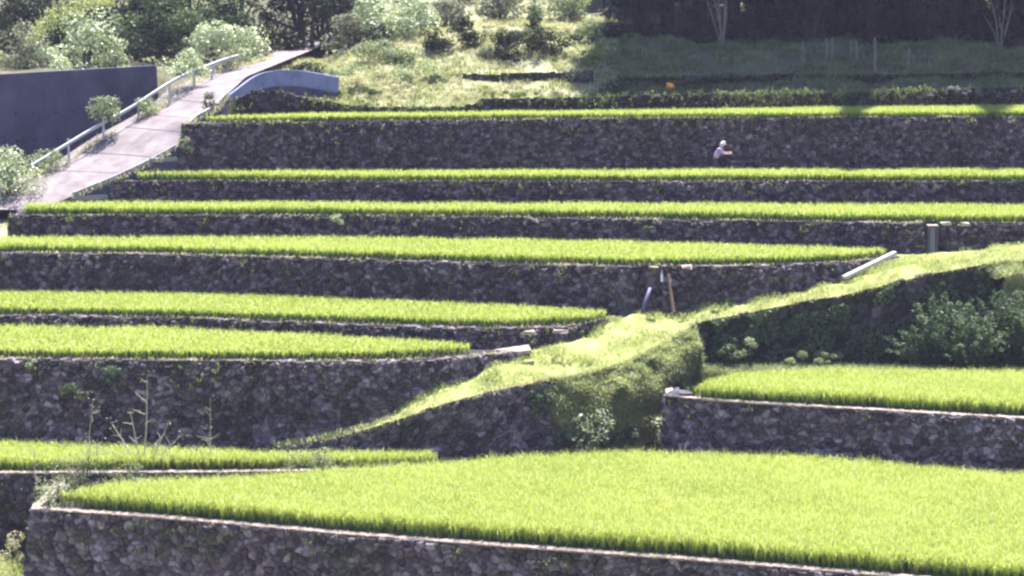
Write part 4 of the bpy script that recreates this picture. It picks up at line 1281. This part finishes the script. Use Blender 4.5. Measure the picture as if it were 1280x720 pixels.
BK = np.random.default_rng(99)
for i, (px, py, d) in enumerate([(x_, y_, d_) for d_, ys_, xs_ in ((130, 74, (10, 70, 130, 190)), (136, 60, (-20, 40, 100, 165, 225, 290, 345)), (143, 46, (0, 70, 140, 210, 275, 335, 400, 455))) for x_, y_ in zip(xs_, [ys_] * 9)]):
    b0 = pt(px + BK.normal(0, 6), py, d=d)
    b0.z = float(ground_z(b0.x, b0.y)) - .1
    bush('%s dark shrub from the left in the %s line behind the sunlit bushes' % (['first', 'second', 'third', 'fourth', 'fifth', 'sixth', 'seventh', 'eighth'][(i if i < 4 else i - 4 if i < 11 else i - 11)], 'nearest' if i < 4 else 'middle' if i < 11 else 'farthest'),
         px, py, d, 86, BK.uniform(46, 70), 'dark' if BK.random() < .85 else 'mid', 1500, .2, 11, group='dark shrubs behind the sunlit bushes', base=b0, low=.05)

# ------------------------------------------------------------------ trees
def broadleaf(label, px, py, d, wpx, hpx, mat, n, leaf, trunk_h=.35, group='trees at upper left', base=None):
    s = mpp(d); w, h = wpx * s, hpx * s
    b0 = base or pt(px, py, d=d)
    r = empty('tree', b0, label, 'tree', group)
    th = h * trunk_h
    V, q, cs = foliage_cloud(w, w * .8, h - th * .6, 16, n, leaf, low=.1)
    V = V + np.array((0, 0, th * .6))
    mesh_np('crown', V, q, None, M[mat], r)
    t = MB().tube([(0, 0, -.4), (.03 * h, 0, th * .6), (0, .02 * h, h * .7)], [.035 * h, .028 * h, .01 * h], 8)
    for c in cs[:8]:
        t.tube([(0, 0, th * .7), tuple(c * np.array((.5, .5, .55)) + np.array((0, 0, th * .6))), tuple(c + np.array((0, 0, th * .5)))], [.016 * h, .011 * h, .004 * h], 5)
    t.build('trunk', M['bark'], r)
    return r


for px, py, d, w, h, mt, n, lf, th, lb in (
        (238, 70, 136, 130, 110, 'mid', 4200, .2, .2, 'grey green tree behind the large pale bush at upper left'),
        (372, 64, 140, 120, 170, 'dark', 5200, .22, .22, 'very dark tree over the top of the road'),
        (420, 62, 144, 90, 150, 'dark', 3600, .22, .3, 'dark tree right of the road top with bare trunk showing'),
        (300, 52, 146, 110, 120, 'mid', 3600, .22, .2, 'mid green tree left of the very dark one'),
        (180, 60, 140, 120, 130, 'dark', 4000, .22, .15, 'dark tree above the right end of the concrete wall'),
        (110, 60, 142, 120, 120, 'dark', 3600, .22, .15, 'dark tree behind the rounded pale bush'),
        (40, 60, 140, 120, 120, 'dark', 3600, .22, .15, 'dark tree behind the grey bush at the left edge'),
        (-40, 60, 138, 130, 140, 'dark', 3000, .22, .15, 'dark tree cut off by the left edge of the photo'),
        (500, 22, 150, 110, 90, 'mid', 2600, .22, .15, 'green tree at the top above the wide grey green bush'),
        (600, 16, 152, 120, 80, 'mid', 2600, .22, .15, 'green tree at the very top centre'),
        (690, 14, 152, 110, 90, 'mid', 2600, .22, .15, 'green tree at the top just left of the forest')):
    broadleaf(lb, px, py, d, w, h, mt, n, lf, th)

# small trunks at the road top
for i, (px, y1, y0, d) in enumerate(((390, 60, 30, 137), (401, 58, 28, 138), (413, 60, 30, 138.5), (424, 58, 26, 139))):
    a, b = pt(px, y1, d=d), pt(px + R.normal(0, 3), y0 - 20, d=d)
    r = empty('tree', a, ['first', 'second', 'third', 'fourth'][i] + ' slim trunk from the left in the gap at the road top', 'tree', 'slim trunks at the road top')
    v = np.array(b - a)
    MB().tube([(0, 0, -.4), tuple(v * .5 + R.normal(0, .08, 3)), tuple(v)], [.13, .11, .07], 7).build('trunk', M['bark'], r)
    V, q, cs = foliage_cloud(2.6, 2.4, 2.0, 7, 700, .2)
    mesh_np('crown', V + v + np.array((0, 0, -.8)), q, None, M['dark'], r)

# bamboo plume at upper left
r = empty('bamboo', pt(34, 62, d=126.5), 'yellow green bamboo plume arching over the shrubs at upper left', 'bamboo')
o0 = np.array(r.location)
cv = [pt(34, 62, d=126.5), pt(40, 40, d=126.3), pt(58, 22, d=126), pt(84, 6, d=125.7), pt(112, -4, d=125.4), pt(140, -4, d=125)]
cp, _ = resample(cv, .12); cp = smooth1(cp, 5) - o0
MB().tube(cp, np.linspace(.045, .012, len(cp)), 6).build('culm', M['stem'], r)
C = np.repeat(cp, 42, 0); tt = np.repeat(np.linspace(0, 1, len(cp)), 42)
C = C + R.normal(0, 1, C.shape) * (.12 + .25 * np.sin(tt * 3.0))[:, None] * .75 - np.array((0, 0, .22))
V, q = leaves(C, R.uniform(.14, .26, len(C)), np.tile(np.array((0, -.4, .7)), (len(C), 1)), 1.6, .22)
mesh_np('foliage', V, q, None, M['grass'], r)

# cedar forest at the right
def cedar_mesh(h, n, seed, rmax):
    global R
    keep = R; R = np.random.default_rng(seed)
    t = R.uniform(0, 1, n) ** .8
    z = h * (.05 + .95 * t)
    prof = rmax * (1 - t) ** .5 * (.75 + .25 * np.sin(t * 60 + seed))
    az = R.uniform(0, 2 * math.pi, n)
    lob = .75 + .35 * np.sin(az * 5 + t * 23 + seed)
    rr = prof * lob * np.sqrt(R.uniform(.12, 1, n))
    C = np.stack([np.cos(az) * rr, np.sin(az) * rr, z - rr * .25], 1)
    nr = np.stack([np.cos(az) * .6, np.sin(az) * .6, np.full(n, .7)], 1)
    V, q = leaves(C, R.uniform(.3, .62, n), nr, .5, .5)
    R = keep
    return V, q


protos = []
for s_ in range(3):
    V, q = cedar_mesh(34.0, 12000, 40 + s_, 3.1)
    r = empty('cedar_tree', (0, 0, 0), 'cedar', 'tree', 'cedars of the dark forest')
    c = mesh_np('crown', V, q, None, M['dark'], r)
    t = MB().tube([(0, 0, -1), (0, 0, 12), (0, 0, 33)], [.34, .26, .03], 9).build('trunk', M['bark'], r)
    protos.append((r, c, t))
rowpos = []
e_l = 0
for i, px in enumerate(np.arange(795, 1500, 40)):
    rowpos.append((px + R.normal(0, 6), 132.5 + R.normal(0, .5), float(np.interp(px, (790, 1400), (1.08, .97))) + R.uniform(-.03, .03)))
for i, px in enumerate(np.arange(815, 1500, 62)):
    rowpos.append((px + R.normal(0, 8), 140 + R.normal(0, 1.5), R.uniform(.9, 1.1)))
for i, px in enumerate(np.arange(760, 1500, 74)):
    rowpos.append((px + R.normal(0, 8), 150 + R.normal(0, 2), R.uniform(.9, 1.15)))
TALL = ((1086, 129.8, 1.37), (1240, 129.8, 1.37))
rowpos += list(TALL)
used = [False] * 3
rowpos.sort(key=lambda a: (a[1] > 137, a[1] > 146, a[0]))
ordn = ['first', 'second', 'third', 'fourth', 'fifth', 'sixth', 'seventh', 'eighth', 'ninth', 'tenth', 'eleventh', 'twelfth', 'thirteenth', 'fourteenth', 'fifteenth', 'sixteenth', 'seventeenth', 'eighteenth', 'nineteenth', 'twentieth', 'twenty-first', 'twenty-second', 'twenty-third', 'twenty-fourth']
cnt = {}
for i, (px, d, sc) in enumerate(rowpos):
    k = i % 3
    row = 'front' if d < 135.3 else ('middle' if d < 145.2 else 'back')
    cnt[row] = cnt.get(row, -1) + 1
    if not used[k]:
        r, kids = protos[k][0], []
        used[k] = True
    else:
        r = protos[k][0].copy(); COL.objects.link(r)
        for ch in protos[k][1:]:
            c = ch.copy(); COL.objects.link(c); c.parent = r
    x = (px - 640) / F * d * K
    r.location = (x, d * K, float(ground_z(x, d * K)) - .1)
    r.rotation_euler.z = R.uniform(0, 6.28)
    r.scale = (sc if sc < 1.3 else .6, sc if sc < 1.3 else .6, sc)
    tall = sc > 1.3
    r['label'] = ('tall narrow cedar at the forest edge, %s of the two' % ('left' if px < 1150 else 'right')) if tall else '%s dark cedar from the left in the %s row of the forest' % (ordn[cnt[row]], row)

# understorey of the forest
for i, px in enumerate(np.arange(775, 1420, 34)):
    d = 129.6 + R.uniform(-.6, 1.4)
    x = (px - 640) / F * d * K
    h = R.uniform(45, 95)
    bush('%s dark undergrowth bush from the left along the forest foot' % ordn[i], px, 0, d, 62, h, 'dark', 900, .2, 8, group='undergrowth along the forest foot', base=Vector((x, d * K, float(ground_z(x, d * K)) - .1)), low=.05)

# bare saplings in front of the forest
for px, y0, d, lb in ((903, 42, 128.5, 'pale bare sapling against the dark forest left of the stakes'), (1250, 40, 128, 'pale bare sapling against the dark forest at the right edge')):
    a = pt(px, y0, d=d)
    a.z = float(ground_z(a.x, a.y))
    r = empty('sapling', a, lb, 'sapling', 'bare saplings at the forest edge')
    b = MB()
    for k in range(6):
        tip = np.array((R.normal(0, .5), R.normal(0, .3), R.uniform(1.6, 3.2)))
        b.tube([(0, 0, -.2), tuple(tip * .5 + R.normal(0, .08, 3) * (1, 1, 0)), tuple(tip)], [.05, .035, .012], 5)
        p0 = tip * .6
        b.tube([tuple(p0), tuple(p0 + np.array((R.normal(0, .4), 0, .5)))], [.02, .008], 4)
    b.build('trunk', M['wood'], r)

# ------------------------------------------------------------------ the person
def skinned(name, joints, edges, radii, mat, parent, sub=2, rootv=0):
    me = bpy.data.meshes.new(name)
    me.from_pydata(joints, edges, [])
    me.materials.append(mat)
    o = bpy.data.objects.new(name, me); COL.objects.link(o); o.parent = parent
    o.modifiers.new('skin', 'SKIN')
    if not me.skin_vertices: me.skin_vertices.new(name='')
    for i, r in enumerate(radii):
        sv = me.skin_vertices[0].data[i]
        sv.radius = (r, r) if not isinstance(r, tuple) else r
        sv.use_root = (i == rootv)
    s = o.modifiers.new('sub', 'SUBSURF'); s.levels = sub; s.render_levels = sub
    return o


pp_ = wp(894, G[2], 110.75)
per = empty('person', pp_, 'person in white hat and lavender shirt reaching forward beside the tall wall', 'person')
# facing +x, trunk bent forward, arms out in front
J = [(0, 0, .88), (.07, 0, 1.06), (.17, 0, 1.25), (.24, 0, 1.36), (.30, 0, 1.43), (.345, 0, 1.52), (.36, 0, 1.60),
     (-.01, -.10, .85), (.05, -.11, .47), (-.03, -.12, .09), (.12, -.13, .03),
     (-.01, .10, .85), (.01, .11, .47), (-.09, .12, .09), (.06, .13, .03),
     (.21, -.18, 1.33), (.36, -.21, 1.13), (.60, -.17, 1.12), (.67, -.16, 1.12),
     (.21, .18, 1.33), (.38, .20, 1.12), (.61, .12, 1.17), (.68, .11, 1.17)]
E = [(0, 1), (1, 2), (2, 3), (3, 4), (4, 5), (5, 6), (0, 7), (7, 8), (8, 9), (9, 10), (0, 11), (11, 12), (12, 13), (13, 14), (3, 15), (15, 16), (16, 17), (17, 18), (3, 19), (19, 20), (20, 21), (21, 22)]
rad = [.12, .12, .13, .085, .05, .085, .075, .085, .058, .04, .032, .085, .058, .04, .032, .055, .04, .03, .028, .055, .04, .03, .028]
# fingers on both hands
for hb, sy in ((18, -1), (22, 1)):
    hx, hy, hz = J[hb]
    for f_, (dy, dz, L) in enumerate(((.03, .015, .075), (.012, .02, .085), (-.008, .016, .08), (-.026, .008, .062))):
        k = len(J)
        J += [(hx + .04, hy + dy, hz + dz), (hx + .04 + L * .55, hy + dy, hz + dz - .005), (hx + .04 + L * .9, hy + dy, hz + dz - .035)]
        E += [(hb, k), (k, k + 1), (k + 1, k + 2)]; rad += [.010, .009, .008]
    k = len(J)
    J += [(hx + .01, hy - sy * .04, hz - .005), (hx + .05, hy - sy * .055, hz - .02)]
    E += [(hb, k), (k, k + 1)]; rad += [.011, .009]
skinned('body', J, E, rad, M['skin'], per, 1)
fc = MB()
fc.rock((.435, 0, 1.545), .02, 1.2)
for sy in (-1, 1):
    fc.rock((.35, sy * .083, 1.55), .026, 1.4)
fc.build('face_feature', M['skin'], per, True)
skinned('shirt', [J[i] for i in (0, 1, 2, 3)] + [J[15], J[16], (.5, -.19, 1.125), J[19], J[20], (.5, .16, 1.145)], [(0, 1), (1, 2), (2, 3), (3, 4), (4, 5), (5, 6), (3, 7), (7, 8), (8, 9)],
        [.135, .15, .16, .12, .09, .068, .055, .09, .068, .055], M['shirt'], per, 2)
skinned('trousers', [(0, 0, .9)] + [J[i] for i in (7, 8, 9, 11, 12, 13)] + [(.03, 0, 1.0)], [(0, 1), (1, 2), (2, 3), (0, 4), (4, 5), (5, 6), (0, 7)], [.145, .115, .085, .065, .115, .085, .065, .135], M['trousers'], per, 2)
ht = MB().lathe([(.15, .0), (.145, .012), (.105, .03), (.10, .08), (.08, .12), (.03, .135), (.0, .137)], n=20)
h_ = ht.build('hat', M['hat'], per, True, loc=(.36, 0, 1.585))
h_.rotation_euler.y = .3
nk = MB().lathe([(.093, .0), (.098, -.05), (.1, -.09), (.1, -.12)], n=14)
n_ = nk.build('neck_cloth', M['hat'], per, True, loc=(.315, 0, 1.575)); n_.rotation_euler.y = .35
per.rotation_euler.z = -.15; per.scale = (.9, .9, .9)

# ------------------------------------------------------------------ haze, light, camera
EL, AZ = math.radians(71.5), math.radians(12)
sd = Vector((math.sin(AZ) * math.cos(EL), math.cos(AZ) * math.cos(EL), math.sin(EL)))
li = bpy.data.lights.new('sun', 'SUN'); li.energy = 5.0; li.angle = math.radians(.53); li.color = (1.0, .955, .88)
so = bpy.data.objects.new('sun', li); COL.objects.link(so)
so.rotation_euler = (-sd).to_track_quat('-Z', 'Y').to_euler(); so.location = (0, 0, 80)
w = bpy.data.worlds.new('World'); S.world = w; w.use_nodes = True
nt = w.node_tree
bg = nt.nodes['Background']
sky = nt.nodes.new('ShaderNodeTexSky'); sky.sky_type = 'NISHITA'; sky.sun_disc = False
sky.sun_elevation = EL; sky.sun_rotation = AZ
sky.air_density = 1.2; sky.dust_density = .6; sky.ozone_density = 1.6
nt.links.new(sky.outputs[0], bg.inputs['Color']); bg.inputs['Strength'].default_value = .07

hz = bpy.data.materials.new('haze'); hz.use_nodes = True
hn = hz.node_tree; hn.nodes.clear()
ho = hn.nodes.new('ShaderNodeOutputMaterial'); hv = hn.nodes.new('ShaderNodeVolumePrincipled')
hv.inputs['Color'].default_value = (.66, .62, 1.0, 1); hv.inputs['Density'].default_value = HAZE; hv.inputs['Anisotropy'].default_value = 0.0
hn.links.new(hv.outputs[0], ho.inputs['Volume'])
hb = MB().box((0, 80, 60), (900, 480, 260)).build('haze', hz)
tag(hb, 'thin pale violet haze over the whole valley', 'haze', kind='stuff')

cam = bpy.data.cameras.new('camera'); co = bpy.data.objects.new('camera', cam); COL.objects.link(co)
co.location = (0, 0, HU * K); co.rotation_euler = (math.pi / 2 - PITCH, 0, 0)
cam.sensor_width = 36; cam.lens = 36 * F / 1280; cam.clip_start = .5; cam.clip_end = 2000
S.camera = co
S.view_settings.view_transform = 'Standard'; S.view_settings.look = 'None'
S.view_settings.exposure = 2.3; S.view_settings.gamma = 1
S.cycles.filter_width = 2.5
S.cycles.max_bounces = 6; S.cycles.diffuse_bounces = 3; S.cycles.transmission_bounces = 4; S.cycles.transparent_max_bounces = 4
S.cycles.use_denoising = True
